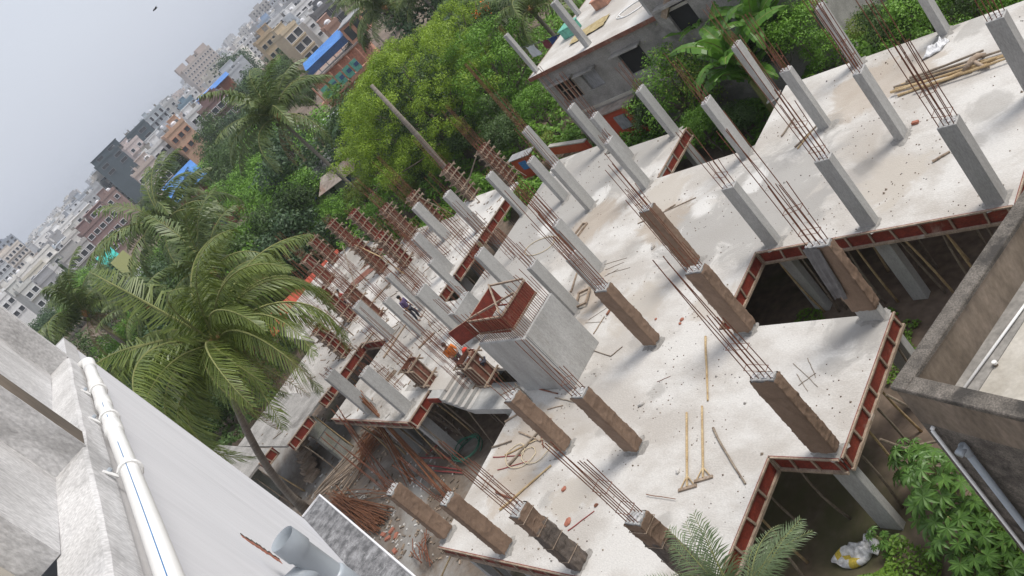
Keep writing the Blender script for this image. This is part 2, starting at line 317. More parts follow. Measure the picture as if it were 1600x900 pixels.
edge_form([(-14.05, 10.1), (-12.07, 10.1)], 'short red shutter under the brown wrapped corner column')
edge_form([(-14.05, 6.05), (-14.05, 10.08)], 'red shutter behind the date palm fronds')
edge_form([(-25.6, 6.05), (-14.07, 6.05)], 'long red shutter along the bottom edge of the nearest slab', h=.34)
edge_form([(-25.25, 23.68), (-25.25, 26.85)], 'red shutter stub beside the grey column and green bushes')
edge_form([(-38.0, 18.4), (-38.0, 20.2)], 'small square red shutter over the lowest dark slot')
edge_form([(-38.0, 20.35), (-38.0, 22.7)], 'middle red shutter above the open slot of rebars')
edge_form([(-38.0, 22.95), (-38.0, 26.2)], 'upper red shutter with pale battens beside the tall grey column')
edge_form([(-43.45, 13.0), (-43.45, 16.3)], 'short red shutter facing the dark slot near the big palm')
edge_form([(-43.45, 16.3), (-40.55, 16.3)], 'triangular looking red shutter under the foot of a grey column')
edge_form([(-32.85, 11.05), (-32.85, 12.7)], 'red shutter at the head of the stair flight')
edge_form([(-40.55, 11.25), (-32.87, 11.05)], 'thin red shutter under the leaning rust rods', h=.30)
edge_form([(-50.3, 24.02), (-52.0, 23.2), (-52.2, 25.8)], 'dark red shutter in the notch of the far slab')
for i, (x, y, x1, y1, lab) in enumerate([(-43.6, 12.3, -43.5, 13.0, 'small red shutter panel upper of the three below the palm'), (-43.7, 9.6, -43.6, 11.4, 'small red shutter panel middle of the three below the palm'), (-45.6, 8.3, -45.5, 9.4, 'small red shutter panel lowest of the three below the palm')]):
    edge_form([(x, y), (x1, y1)], lab, h=.5)
# further stepped lobes of the far slab, seen between the palm fronds
tag(MB().prism([(-50.5, 9.3), (-43.75, 9.5), (-43.65, 12.25), (-43.6, 12.99), (-50.5, 12.99)], SZ-TH, SZ-.004).build('concrete_slab', 'cement_plaster'), 'small grey stepped slab lobe half hidden under the big palm', 'floor slab')
tag(MB().prism([(-54, 6.3), (-45.7, 6.6), (-45.6, 9.29), (-54, 9.29)], SZ-TH, SZ-.004).build('concrete_slab', 'cement_plaster'), 'lowest grey slab lobe behind the palm trunk', 'floor slab')

# ------------------------------------------------------------------ columns
def shaft_mesh(wx, wy, h, mat='concrete', z0=0):
    return MB().box(-wx/2, wx/2, -wy/2, wy/2, z0, h).mesh('shaft', mat, bevel=.012)
def cloth_mesh(name, wx, wy, z0, z1, mat, seed, amp=.022, loose=0.0):
    r = random.Random(seed); nz = 64; per = []
    hx, hy = wx/2+.025, wy/2+.025; ns = 13
    for (ax, ay, bx, by) in ((-hx, -hy, hx, -hy), (hx, -hy, hx, hy), (hx, hy, -hx, hy), (-hx, hy, -hx, -hy)):
        for k in range(ns): f = k/ns; per.append((ax+(bx-ax)*f, ay+(by-ay)*f))
    n = len(per); vs = []; fs = []
    for i in range(nz+1):
        z = z0+(z1-z0)*i/nz
        for k, (x, y) in enumerate(per):
            q = Vector((x*3.5+seed*7, y*3.5, z*1.1)); d = noise.noise(q)*amp*.7+noise.noise(Vector((x*4+z*.8+seed, y*4-z*.6, z*3.3)))*amp*.8
            d += .007*abs(math.sin(z*4+seed+k*.25))+.022*max(0, 1-abs(noise.noise(Vector((x*3+z*2.0, y*3-z*1.4, z*1.9+seed))))*5)**2+.014*max(0, 1-abs(noise.noise(Vector((x*4-z*1.6, y*4+z*2.6, z*3.1+seed*2))))*6)**2; d = max(d, -.018)
            if loose: d += loose*max(0, noise.noise(Vector((x*1.5, y*1.5+9, z*1.6+seed))))*(.3+.7*(1-i/nz))
            ln = math.hypot(x, y); zz = z+noise.noise(Vector((k*.35, seed, 3+i*.01)))*(.06 if i in (0, nz) else .02)
            s_ = 1 if .5 < i < nz-.5 else .96
            vs.append((x*s_+x/ln*d, y*s_+y/ln*d, zz))
    for i in range(nz):
        for k in range(n): fs.append((i*n+k, i*n+(k+1) % n, (i+1)*n+(k+1) % n, (i+1)*n+k))
    mb = MB(); mb.add(vs, fs); return mb.mesh(name, mat, smooth=True)
bar_cache = {}
def bar_mesh(L, kink=0):
    key = (round(L, 1), kink)
    if key not in bar_cache:
        r = random.Random(int(L*10)+kink*31); lx, ly = (r.uniform(-.02, .02), r.uniform(-.02, .02)); c = r.uniform(-.05, .05)
        pts = [(lx*z+c*(z/L)**2, ly*z-c*.6*(z/L)**2, z) for z in [L*i/5 for i in range(6)]]
        bar_cache[key] = MB().tube(pts, .0125, n=5).mesh('rebar', 'rust')
    return bar_cache[key]
def rebars(t, wx, wy, z, spec, seed=0, tint=None):
    """spec: (nx, ny, short length, long length)"""
    nx, ny, ls, ll = spec; r = random.Random(seed); pos = []
    ax, ay = wx/2-.05, wy/2-.05
    for i in range(nx):
        for j in range(ny):
            if 0 < i < nx-1 and 0 < j < ny-1: continue
            pos.append((-ax+2*ax*i/max(1, nx-1), -ay+2*ay*j/max(1, ny-1)))
    for k, (x, y) in enumerate(pos):
        L = (ls if (k % 2) else ll)*r.uniform(.96, 1.04)
        o = link('rebar', bar_mesh(round(L*2)/2 if L > 1 else round(L, 1), k % 3), t, loc=(x+r.uniform(-.01, .01), y+r.uniform(-.01, .01), z-.04), rot=(r.uniform(-.012, .012), r.uniform(-.012, .012), r.uniform(0, 6)))
    if ls > .8:
        for q in range(1 if ls < 1.6 else 2):
            zz = z+.35+q*.75+r.uniform(-.1, .2); m_ = MB(); a, b = ax+.02, ay+.02; tl = r.uniform(-.05, .05)
            for (p, q_) in (((-a, -b), (a, -b)), ((a, -b), (a, b)), ((a, b), (-a, b)), ((-a, b), (-a, -b))):
                m_.tube([(p[0], p[1], zz+tl*p[0]/a), (q_[0], q_[1], zz+tl*q_[0]/a)], .008, n=4)
            m_.build('stirrup', 'rust', t)
def rough_head(t, wx, wy, z, seed):
    r = random.Random(seed); m_ = MB()
    for k in range(9): 
        x, y = r.uniform(-wx/2+.03, wx/2-.03), r.uniform(-wy/2+.03, wy/2-.03); s_ = r.uniform(.02, .045); m_.box(x-s_, x+s_, y-s_, y+s_, z-.02, z+r.uniform(.01, .035))
    m_.build('rough_top', 'dirty_white', t)
def column(kind, x, y, wx, wy, h, spec, label, base=0, hess=None, seed=None):
    """x, y: the south-east foot corner measured in the photo; h above the slab"""
    seed = seed if seed is not None else int(abs(x*37+y*91)) % 997
    cx, cy = x-wx/2, y+wy/2
    nm = {'bare': 'concrete_column', 'wrap': 'wrapped_column', 'sack': 'wrapped_column', 'cloth': 'wrapped_column'}[kind]
    t = thing(nm, label, 'column', (cx, cy, base), group={'bare': 'bare grey columns', 'wrap': 'columns wrapped in brown hessian', 'sack': 'columns wrapped in brown hessian', 'cloth': 'columns wrapped in brown hessian'}[kind])
    H = SZ-base+h
    link('shaft', shaft_mesh(wx, wy, H), t)
    rebars(t, wx, wy, H, spec, seed); rough_head(t, wx, wy, H, seed)
    if base == 0:  # ring of mortar splashes; its dark grey also paints contact shade at the foot
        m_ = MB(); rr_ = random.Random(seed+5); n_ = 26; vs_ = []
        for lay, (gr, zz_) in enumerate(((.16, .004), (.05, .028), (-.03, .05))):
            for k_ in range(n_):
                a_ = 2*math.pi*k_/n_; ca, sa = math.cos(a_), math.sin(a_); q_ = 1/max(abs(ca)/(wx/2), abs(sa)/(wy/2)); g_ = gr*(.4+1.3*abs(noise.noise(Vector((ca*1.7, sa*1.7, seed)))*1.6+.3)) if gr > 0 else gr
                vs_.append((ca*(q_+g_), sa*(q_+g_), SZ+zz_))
        m_.add(vs_, [(l_*n_+k_, l_*n_+(k_+1) % n_, (l_+1)*n_+(k_+1) % n_, (l_+1)*n_+k_) for l_ in range(2) for k_ in range(n_)]); m_.build('mortar_shade_foot', 'cement_plaster', t, smooth=True)
    zs = SZ-base
    if kind == 'wrap': link('hessian_wrap', cloth_mesh('wrap', wx, wy, zs+(hess or .12), H-.03, 'hessian', seed), t)
    if kind == 'sack':
        link('dark_sacking', cloth_mesh('sack', wx, wy, zs+.05, zs+h*.72, 'dark_sack', seed, amp=.045, loose=.05), t)
        link('hessian_wrap', cloth_mesh('wrap', wx*.99, wy*.99, zs+h*.66, H-.03, 'hessian', seed+1, amp=.03), t)
        for q in (.2, .45, .68, .9): MB().tube([(a*(wx/2+.06), b*(wy/2+.06), zs+h*q+.03*a) for a, b in ((-1, -1), (1, -1), (1, 1), (-1, 1), (-1, -1))], .011, n=5).build('tie_cord', 'timber', t)
    if kind == 'cloth':
        link('hessian_wrap', cloth_mesh('wrap', wx, wy, zs+.45, H-.05, 'hessian', seed), t)
        m_ = MB(); n1, n2 = 8, 16; vs = []; fs = []
        for i in range(n2+1):
            f = i/n2; z = H+.02-f*1.75
            for k in range(n1+1):
                q = k/n1; wdt = wx*(.75-.25*f)
                vs.append((-wx/2-.05-f*.03+q*wdt, -wy/2-.055-.10*abs(math.sin(q*8+f*2))*(.4+f*.5)-.05*f, z+.05*math.sin(q*5)))
        for i in range(n2):
            for k in range(n1): fs.append((i*(n1+1)+k, i*(n1+1)+k+1, (i+1)*(n1+1)+k+1, (i+1)*(n1+1)+k))
        vs2 = [(a, b+.012, c) for a, b, c in vs]; nn = len(vs); m_.add(vs, fs); m_.add(vs2, [f[::-1] for f in fs]); m_.build('hanging_cloth', 'grey_cloth', t, smooth=True)
    return t
B = 'bare'
R1 = (3, 3, 2.6, 4.4); R2 = (2, 3, 2.0, 3.6); R3 = (3, 3, 1.8, 3.0); R4 = (2, 4, 1.2, 2.4); R0 = (2, 3, .25, .5)
COLS = [
 (B, -9.99, 17.92, .48, .38, 2.78, (4, 2, 2.6, 5.0), 'big grey column at the right end above the long red shutter, rebars rising steeply'),
 (B, -9.75, 22.1, .48, .38, 2.74, (4, 2, .5, 1.4), 'grey column cut by the right edge of the photo, beyond the bamboo pile'),
 (B, -13.68, 27.0, .28, .40, 2.7, R0, 'grey column at the top edge near the white bag'),
 (B, -13.74, 21.75, .28, .45, 2.74, (2, 4, 2.4, 4.6), 'grey column between the bamboo pile and the red brick'),
 (B, -13.53, 17.98, .48, .30, 2.70, (4, 2, 2.2, 4.2), 'grey column in the middle of the long red shutter'),
 (B, -16.86, 17.95, .48, .30, 2.62, (3, 2, 1.2, 2.6), 'grey column at the left end of the long red shutter'),
 (B, -17.0, 23.6, .40, .28, 2.66, (4, 2, 1.2, 2.6), 'grey column beside the two short crossed bamboos'),
 (B, -16.95, 27.0, .28, .40, 2.72, (2, 3, 1.4, 3.0), 'tall grey column against the bushes right of the banana plant'),
 (B, -20.52, 26.7, .28, .45, 2.75, (2, 4, .5, 2.2), 'grey column against the banana plant at the back slab edge'),
 (B, -20.34, 23.2, .26, .5, 2.78, (2, 4, .6, 2.2), 'grey column in front of the leafy sprouting bush'),
 (B, -25.62, 26.4, .26, .5, 2.72, (2, 4, .4, 1.4), 'grey column standing on the slab corner by the red shutter stub'),
 (B, -30.8, 27.4, .26, .5, 2.78, (2, 3, .5, 2.4), 'grey column below the grey house with a timber window'),
 (B, -27.95, 25.55, .26, .5, 2.78, (2, 4, .4, 2.4), 'grey column carrying dark rods, second of the pair below the grey house'),
 (B, -25.52, 23.05, .28, .5, 2.71, (3, 3, .35, .5), 'grey column whose foot stands at the bend of the slab edge'),
 (B, -31.5, 23.98, .26, .5, 2.67, (2, 4, .3, .5), 'left grey column of the pair on the grey worn slab corner'),
 (B, -28.8, 22.66, .26, .55, 2.66, (2, 4, .4, 2.6), 'right grey column of the pair on the grey worn slab corner'),
 (B, -33.95, 26.9, .26, .5, 2.85, (3, 4, 2.0, 4.4), 'grey column with very long rebars at the far slab corner by the weeds'),
 (B, -34.72, 23.9, .26, .5, 2.75, (2, 3, .2, .3), 'plain grey column on the far left rim of the big slab'),
 (B, -25.42, 16.1, .26, .5, 2.7, (2, 4, 1.2, 2.2), 'grey column rising directly behind the lift shaft wall'),
 (B, -25.50, 18.25, .26, .5, 2.73, (3, 4, 2.2, 4.4), 'grey column crossed by the thick bundle of long rods'),
 (B, -23.9, 16.6, .26, .5, 2.3, (3, 3, 1.2, 2.0), 'dark sided grey column standing behind a brown wrapped one'),
 (B, -29.85, 17.4, .26, .6, 2.9, (2, 5, 2.4, 3.2), 'long grey column whose foot is hidden by the red lift formwork'),
 (B, -34.8, 18.2, .26, .36, 2.6, (2, 4, 1.8, 3.2), 'thin grey column with a dark side beside the lowest dark slot'),
 (B, -38.85, 18.1, .28, .34, 2.55, (3, 3, 1.6, 3.0), 'thin grey column behind the man in the purple shirt'),
 (B, -33.85, 16.1, .26, .75, 2.58, (2, 6, 1.4, 2.6), 'wide grey wall column left of the red lift formwork'),
 (B, -36.98, 16.15, .26, .42, 2.55, (2, 4, 1.2, 2.4), 'grey column in front of the man in the purple shirt'),
 (B, -40.2, 16.2, .30, .60, 2.56, (2, 4, .9, 1.8), 'grey column at the edge of the notch, beside the man in red'),
 (B, -33.42, 11.4, .28, .6, 2.72, (2, 4, .25, .5), 'grey column with a chipped white head left of the stair'),
 (B, -36.75, 11.4, .28, .6, 2.75, (2, 4, .2, .4), 'grey column running into the palm fronds'),
 (B, -41.9, 23.7, .28, .6, 2.65, (2, 4, .3, 1.8), 'grey column beyond the middle dark slot, next to a shuttered one'),
 (B, -38.45, 23.6, .28, .6, 2.72, (2, 3, .3, 1.6), 'pale grey column standing at the upper red shutter'),
 (B, -38.65, 20.55, .28, .6, 2.66, (2, 4, 2.0, 3.4), 'grey column between the middle and lowest red shutters'),
 (B, -31.2, 15.4, .5, 1.3, 1.75, (3, 6, .5, 1.2), 'low wide grey wall pier with a jagged white top'),
 ('wrap', -20.02, 14.10, .5, .32, 2.80, (4, 3, 2.6, 4.6), 'brown wrapped column with a narrow tied foot in the middle of the slab'),
 ('wrap', -20.05, 17.6, .45, .34, 2.85, (3, 3, 1.0, 2.2), 'brown wrapped column directly behind another one, a timber crossing it'),
 ('wrap', -16.3, 14.28, .55, .32, 2.74, (3, 3, 1.2, 3.2), 'brown wrapped column at the left corner of the dark recess'),
 ('wrap', -12.14, 10.2, .62, .24, 2.86, (4, 2, 1.9, 3.8), 'brown wrapped corner column over the short red shutter'),
 ('cloth', -12.2, 14.3, .62, .26, 2.86, (4, 2, 2.2, 4.2), 'brown wrapped column with a grey cloth hanging from its head'),
 ('wrap', -18.52, 10.0, .46, .36, 2.70, (3, 2, 1.0, 2.4), 'brown wrapped column left of the bamboo hoes'),
 ('wrap', -21.66, 9.9, .34, .42, 2.74, (2, 3, .4, .9), 'brown wrapped column in front of the lift shaft wall'),
 ('wrap', -25.32, 6.3, .30, .46, 2.68, (2, 4, .35, 2.8), 'leftmost brown wrapped column at the lower slab corner'),
 ('wrap', -21.92, 6.2, .30, .46, 2.72, (2, 4, .3, 2.0), 'second brown wrapped column from the lower slab corner'),
 ('sack', -18.55, 6.2, .34, .46, 2.65, (2, 4, 1.8, 3.0), 'column wrapped in brown and dark sacking tied with cord'),
 ('sack', -14.2, 6.4, .46, .36, 2.74, (4, 2, 2.0, 3.2), 'dark sacking wrapped column beside the date palm'),
]
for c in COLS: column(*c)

# ------------------------------------------------------------------ shuttered columns
def form_column(x, y, wx, wy, h, spec, label, clamps=6, brace=True, mat='red_ply', z0=SZ, seed=None, ang=0):
    seed = seed if seed is not None else int(abs(x*53+y*17)) % 991; r = random.Random(seed)
    cx, cy = x-wx/2, y+wy/2
    t = thing('shuttered_column', label, 'column', (cx, cy, z0), ang, group='columns still in red plywood shutters')
    hx, hy = wx/2, wy/2
    p = MB()
    p.box(-hx, hx, -hy-.018, -hy, 0, h); p.box(-hx, hx, hy, hy+.018, 0, h)
    p.box(hx, hx+.018, -hy-.018, hy+.018, 0, h-.02); p.box(-hx-.018, -hx, -hy-.018, hy+.018, 0, h-.02)
    p.build('plywood_box', mat, t)
    MB().box(-hx+.002, hx-.002, -hy+.002, hy-.002, .0, h-.25).build('shaft', 'concrete', t)
    for (a, b, vx) in ((-hx+.03, -hy-.045, 0), (hx-.03, -hy-.045, 0), (0, -hy-.045, 0), (hx+.045, -hy+.03, 1), (hx+.045, hy-.03, 1), (hx+.045, 0, 1)):
        MB().box(a-.025, a+.025, b-.024, b+.024, 0.01, h+r.uniform(-.05, .05)).build('batten', 'timber', t)
    for k in range(clamps):
        z = .15+(h-.35)*k/(clamps-1)+r.uniform(-.08, .08); m_ = MB(); e = .16
        ox, oy = hx+.095, hy+.095
        for s_ in (-1, 1):
            m_.bar((-ox-e*r.uniform(.3, 1.6), s_*oy, z+r.uniform(-.06, .06)), (ox+e*r.uniform(.3, 1.6), s_*oy, z+r.uniform(-.06, .06)), .045, .06)
            m_.bar((s_*ox, -oy-e*r.uniform(.5, 1.2), z+.07), (s_*ox, oy+e*r.uniform(.5, 1.2), z+.07+r.uniform(-.03, .03)), .05, .07)
        m_.build('clamp', 'timber', t)
    if brace:
        a = r.uniform(-.6, .6)+math.pi*(1.6+.4*brace); L = 1.3
        MB().tube([(math.cos(a)*hx, math.sin(a)*hy, h*.9), (math.cos(a)*L, math.sin(a)*L, .02)], .03, n=6).build('brace', 'bamboo_grey', t)
    rebars(t, wx, wy, h, spec, seed)
    return t
FC = [
 (-38.4, 27.3, .35, .6, 2.7, R3, 'shuttered column at the top of the row with long rods, next to the pale grey column', 7, 1, 'brown_ply'),
 (-42.1, 27.1, .35, .6, 2.5, R4, 'shuttered column with a leaning bamboo in front of the bare palm trunk', 6, 1, 'brown_ply'),
 (-44.6, 25.6, .35, .6, 2.5, R3, 'shuttered column third down the row, its brace curving to the right', 6, 1, 'brown_ply'),
 (-47.4, 25.2, .35, .6, 2.6, R4, 'shuttered column fourth down the row with a bundle of rods behind', 6, 1, 'brown_ply'),
 (-53.4, 26.4, .38, .6, 2.5, (2, 4, .3, .5), 'bright red shuttered column of the far pair, upper one', 5, 0, 'red_ply'),
 (-44.7, 22.2, .40, .6, 2.5, (2, 4, .4, 1.8), 'bright red shuttered column with its foot beside a thin grey column', 6, 1, 'red_ply'),
 (-57.4, 26.6, .38, .6, 2.3, (2, 4, .3, .5), 'bright red shuttered column of the far pair, lower one', 5, 0, 'red_ply'),
 (-47.8, 22.3, .42, .6, 2.5, R4, 'bright red shuttered column crossed by a long bent bamboo', 6, 1, 'red_ply'),
 (-58.2, 25.0, .35, .6, 2.4, (2, 4, .3, .6), 'smaller red shuttered column at the far corner of the slab', 5, 0, 'red_ply'),
 (-55.8, 22.6, .35, .6, 2.5, R4, 'dark red shuttered column nearest the red awning', 4, 1, 'red_ply'),
 (-43.3, 17.8, .38, .6, 2.45, R3, 'brown shuttered column above the man in red', 4, 0, 'brown_ply'),
 (-47.1, 18.2, .35, .6, 2.6, R3, 'shuttered column with scaffold beside the palm frond tips', 5, 1, 'red_ply'),
 (-44.2, 15.3, .40, .6, 2.3, R4, 'bright red shuttered column at the corner above the dark slot', 5, 1, 'red_ply'),
 (-33.0, 12.9, .60, .6, 1.35, R4, 'short wide shuttered block on the white slab left of the stair', 2, 0, 'brown_ply'),
 (-28.3, 12.75, .60, .7, 1.5, R3, 'wide shuttered block beside the stair steps near the worker', 2, 0, 'brown_ply'),
]
for f in FC: form_column(f[0], f[1], f[2], f[3], f[4], f[5], f[6], f[7], f[8], f[9])

# ------------------------------------------------------------------ lift shaft with red formwork above
lx0, lx1, ly0, ly1 = -25.75, -23.1, 12.5, 14.55
t = thing('lift_shaft', 'grey cast concrete lift shaft rising from the slab', 'lift shaft', ((lx0+lx1)/2, (ly0+ly1)/2, SZ))
w2, d2, th = (lx1-lx0)/2, (ly1-ly0)/2, .2; hh = 2.68
for (a, b, c, d) in ((-w2, w2, -d2, -d2+th), (w2-th, w2, -d2+th+.001, d2), (-w2, -w2+th, -d2+th+.001, d2)):
    MB().box(a, b, c, d, 0, hh).build('shaft_wall', 'concrete', t, bevel=.012)
MB().box(w2-.04, w2+.004, -.9, -.875, .05, hh-.05).build('pour_joint', 'pvc_dark', t)
r = random.Random(4); k = 0
for i in range(22):
    f = i/21; link('rebar', bar_mesh(1.0 if i % 2 else 1.5, i % 3), t, loc=(w2-.1, -d2+.1+f*(2*d2-.2), hh-.02), rot=(r.uniform(-.03, .03), r.uniform(-.03, .03), i))
for i in range(20):
    f = i/19; link('rebar', bar_mesh(1.0 if i % 2 else 1.5, i % 3), t, loc=(-w2+.1+f*(2*w2-.2), -d2+.1, hh-.02), rot=(r.uniform(-.03, .03), r.uniform(-.03, .03), i))
t = thing('shutter_box', 'open red plywood formwork box with timber cross braces above the lift shaft', 'formwork', ((lx0+lx1)/2, (ly0+ly1)/2, SZ+hh))
z0, z1 = .32, 1.02; W, D = w2-.35, d2-.22
walls = [((W, -D), (W, D)), ((-W, -D), (W, -D)), ((-W, D), (-W, -D)), ((-W-.1, -D), (-W-.8, -D-.5))]
for (a, b) in walls:
    MB().bar((a[0], a[1], (z0+z1)/2), (b[0], b[1], (z0+z1)/2), .02, z1-z0).build('plywood_board', 'red_ply', t)
    A = Vector((*a, 0)); Bv = Vector((*b, 0)); dn = (Bv-A).normalized(); nn = Vector((dn.y, -dn.x, 0))
    for z in (z0+.03, z1-.03): MB().bar(A+nn*.035+Vector((0, 0, z)), Bv+nn*.035+Vector((0, 0, z)), .045, .07).build('rail', 'timber', t)
for (a, b) in (((W, -D), (-W, D)), ((-W, -D), (W, D*.2)), ((-W, D), (W, D))):
    MB().bar((*a, z1+.03), (*b, z1+.035+.05*(a[0] > 0)), .05, .07).build('cross_brace', 'timber', t)
for s_ in (-.8, -.2, .5): MB().bar((-W, s_, z0), (W*.9, s_-.1, z0+.02), .04, .05).build('cross_brace', 'red_ply', t)

# ------------------------------------------------------------------ stair flight
t = thing('stair_flight', 'short grey concrete stair flight with three grooved white steps beside the courtyard', 'stairs', (-32.6, 12.3, SZ-.006))
def px(z, x): return (x, z)
prof = [(0, 0), (.95, 0)]; x = .95; z = 0
m_ = MB(); n = 5
for k in range(n): prof += [(x, z-.165), (x+.27, z-.165)]; x += .27; z -= .165
prof += [(6.3, z)]
low = [(6.3, z-.30), (x+.05, z-.30), (.9, -.32), (0, -.32)]
poly = prof+low; y0_, y1_ = 0, 1.35
vs = [(p[0], y0_, p[1]) for p in poly]+[(p[0], y1_, p[1]) for p in poly]; N_ = len(poly)
m_.add(vs, [tuple(range(N_)), tuple(range(N_, 2*N_))[::-1]]+[(i, N_+i, N_+(i+1) % N_, (i+1) % N_) for i in range(N_)])
m_.build('waist_slab', 'concrete', t)
for k in range(5): MB().box(.97+.27*k, .97+.27*k+.245, .02, 1.33, -.165*(k+1)+.002, -.165*(k+1)+.012).build('tread_screed', 'slab', t)
MB().bar((0, -.035, -.12), (.9, -.035, -.12), .03, .26).build('side_board', 'red_ply', t)
MB().bar((5.9, -.035, z-.08), (6.3, -.035, z-.08), .03, .3).build('side_board', 'red_ply', t)
r = random.Random(8)
for k in range(9):
    xx = .3+k*.72; zt = -.2 if xx < 1 else max(z-.16, -.2-(xx-.9)*.6)
    MB().tube([(xx, .2+.9*(k % 2), zt-.01), (xx+r.uniform(-.5, .5), .1+.9*(k % 2)+r.uniform(-.3, .3), -SZ)], .04, n=6).build('prop', 'bamboo_grey', t)
# ------------------------------------------------------------------ bamboo props under the slabs
def bamboo_mesh(L, rad=.04, seed=0, mat='bamboo', name='bamboo'):
    r = random.Random(seed); pts = []; rs = []; n = 9; c1, c2 = r.uniform(-.05, .05)*L*.5, r.uniform(-.05, .05)*L*.5
    for i in range(n):
        f = i/(n-1); s_ = math.sin(f*math.pi); pts.append((c1*s_, c2*s_, L*f)); rs.append(rad*(1.05-.3*f)*(1.12 if i % 2 == 0 else .97))
    return MB().tube(pts, rs, n=7).mesh(name, mat, smooth=True)
PROP = [bamboo_mesh(SZ-TH-.3, .038, k, 'bamboo' if k % 3 == 0 else 'bamboo_grey') for k in range(5)]
def prop(x, y, i, lean=.10):
    r = random.Random(i*13+int(abs(x)*10))
    o = link('bamboo_prop', PROP[i % 5], loc=(x, y, 0), rot=(r.uniform(-lean, lean), r.uniform(-lean, lean), r.uniform(0, 6)))
    return o
i = 0
def prop_row(x0, y0, x1, y1, n, label, group):
    global i
    for k in range(n):
        f = (k+.5)/n; rr = random.Random(i+77)
        tag(prop(x0+(x1-x0)*f+rr.uniform(-.25, .25), y0+(y1-y0)*f+rr.uniform(-.2, .2), i), label, 'prop', group); i += 1
prop_row(-17.5, 18.0, -10, 18.0, 13, 'bamboo prop standing under the long red shutter in the dark recess', 'bamboo props at the back of the recess')
prop_row(-17.2, 19.4, -10, 19.4, 9, 'bamboo prop in the gloom behind the front props of the recess', 'bamboo props deeper under the wide slab')
prop_row(-12.3, 10.6, -12.3, 14.2, 5, 'bamboo prop under the right end of the nearest slab lobe', 'bamboo props under the lobe end')
prop_row(-14.3, 6.5, -14.3, 10, 5, 'bamboo prop in the dark opening behind the date palm', 'bamboo props by the date palm')
prop_row(-13.9, 10.4, -12.5, 10.4, 2, 'bamboo prop under the brown wrapped corner column', 'bamboo props under the corner column')
prop_row(-25.3, 6.4, -15, 6.4, 8, 'bamboo prop under the bottom edge of the nearest slab', 'bamboo props along the bottom edge')
prop_row(-33.2, 11.4, -40, 11.6, 9, 'bamboo prop below the slab over the leaning rust rods', 'bamboo props by the courtyard')
prop_row(-33.4, 12.6, -40.2, 12.6, 9, 'bamboo prop in the second line behind the leaning rust rods', 'bamboo props in the second courtyard line')
prop_row(-33.4, 14.4, -40.2, 14.4, 8, 'bamboo prop deep in the shade behind the courtyard', 'bamboo props deep behind the courtyard')
prop_row(-26.4, 13.9, -32.4, 14.2, 8, 'bamboo prop behind the stair flight', 'bamboo props behind the stair')
prop_row(-33.2, 11.4, -33.3, 13.0, 3, 'bamboo prop under the shutter at the stair head', 'bamboo props at the stair head')
prop_row(-38.3, 18.6, -38.3, 26.0, 8, 'bamboo prop in the long slot between the two slabs', 'bamboo props in the slot')
prop_row(-43.8, 13.3, -43.8, 16.0, 4, 'bamboo prop in the dark notch near the big palm', 'bamboo props in the notch')
prop_row(-44.0, 9.8, -44.0, 12.6, 4, 'bamboo prop below the half hidden slab lobe', 'bamboo props under the hidden lobe')
prop_row(-46.0, 6.8, -46.0, 9.2, 4, 'bamboo prop below the lowest slab lobe by the palm trunk', 'bamboo props under the lowest lobe')
for (x, y, lab) in [(-35.5, 21.6, 'first from the lowest'), (-36.4, 19.5, 'at the lowest slot')]: pass
# outrigger bamboos at the right end
for k, (a, b, lab) in enumerate([((-11.9, 12.4, 2.6), (-10.6, 12.6, .1), 'slanting bamboo strut from the lobe shutter to the soil'), ((-11.9, 11.3, 2.3), (-10.9, 11.9, .1), 'lower slanting bamboo strut by the castor plant'), ((-12.0, 11.8, 1.2), (-10.6, 12.3, 1.1), 'level bamboo pole jutting from under the lobe'), ((-12.2, 11.2, .9), (-10.8, 11.7, .8), 'second level bamboo pole just below the first'), ((-10.9, 10.9, .05), (-10.7, 12.4, 1.6), 'upright leaning bamboo beside the castor leaves')]):
    tag(MB().tube([a, b], .038, n=7).build('bamboo_strut', 'bamboo_grey'), lab, 'bamboo pole')
for k, (x, y, lab) in enumerate([(-52.2, 11.5, 'grey pier beyond the palm fronds'), (-48.5, 8.0, 'grey pier behind the palm trunk near the white wall')]): pass
t = thing('concrete_pier', 'board marked grey pier standing in the courtyard beside the stacked bricks', 'pier', (-44.1, 11.2, 0)); MB().box(-.25, .25, -.4, .4, 0, 3.1).build('shaft', 'concrete_mossy', t, bevel=.02)
for zz in (.9, 1.9): MB().box(-.262, .262, -.412, .412, zz, zz+.03).build('form_mark', 'pvc_dark', t)
t = thing('concrete_pier', 'grey pier in the lower left next to the palm trunk foot', 'pier', (-48.9, 8.3, 0)); MB().box(-.25, .25, -.35, .35, 0, 3.1).build('shaft', 'concrete_mossy', t, bevel=.02)
t = thing('concrete_pier', 'bare grey pier under the leaning rust rods', 'pier', (-37.6, 12.2, 0)); MB().box(-.2, .2, -.4, .4, 0, 3.05).build('shaft', 'concrete', t, bevel=.02)
t = thing('concrete_pier', 'grey pier standing below the stair landing', 'pier', (-30.0, 13.6, 0)); MB().box(-.2, .2, -.4, .4, 0, 2.0).build('shaft', 'concrete_mossy', t, bevel=.02)
t = thing('red_cloth', 'red cloth hanging in the shade under the wide slab', 'cloth', (-10.9, 18.9, 1.9))
m_ = MB(); vs = []; fs = []
for a in range(9):
    for b in range(9): vs.append((a*.09, .06*math.sin(a*1.4+b*.5), -b*.11-.05*math.sin(a)))
for a in range(8):
    for b in range(8): k = a*9+b; fs.append((k, k+1, k+10, k+9))
m_.add(vs, fs); m_.add([(x, y+.012, z) for x, y, z in vs], [f[::-1] for f in fs]); m_.build('cloth', 'shirt_red', t, smooth=True)

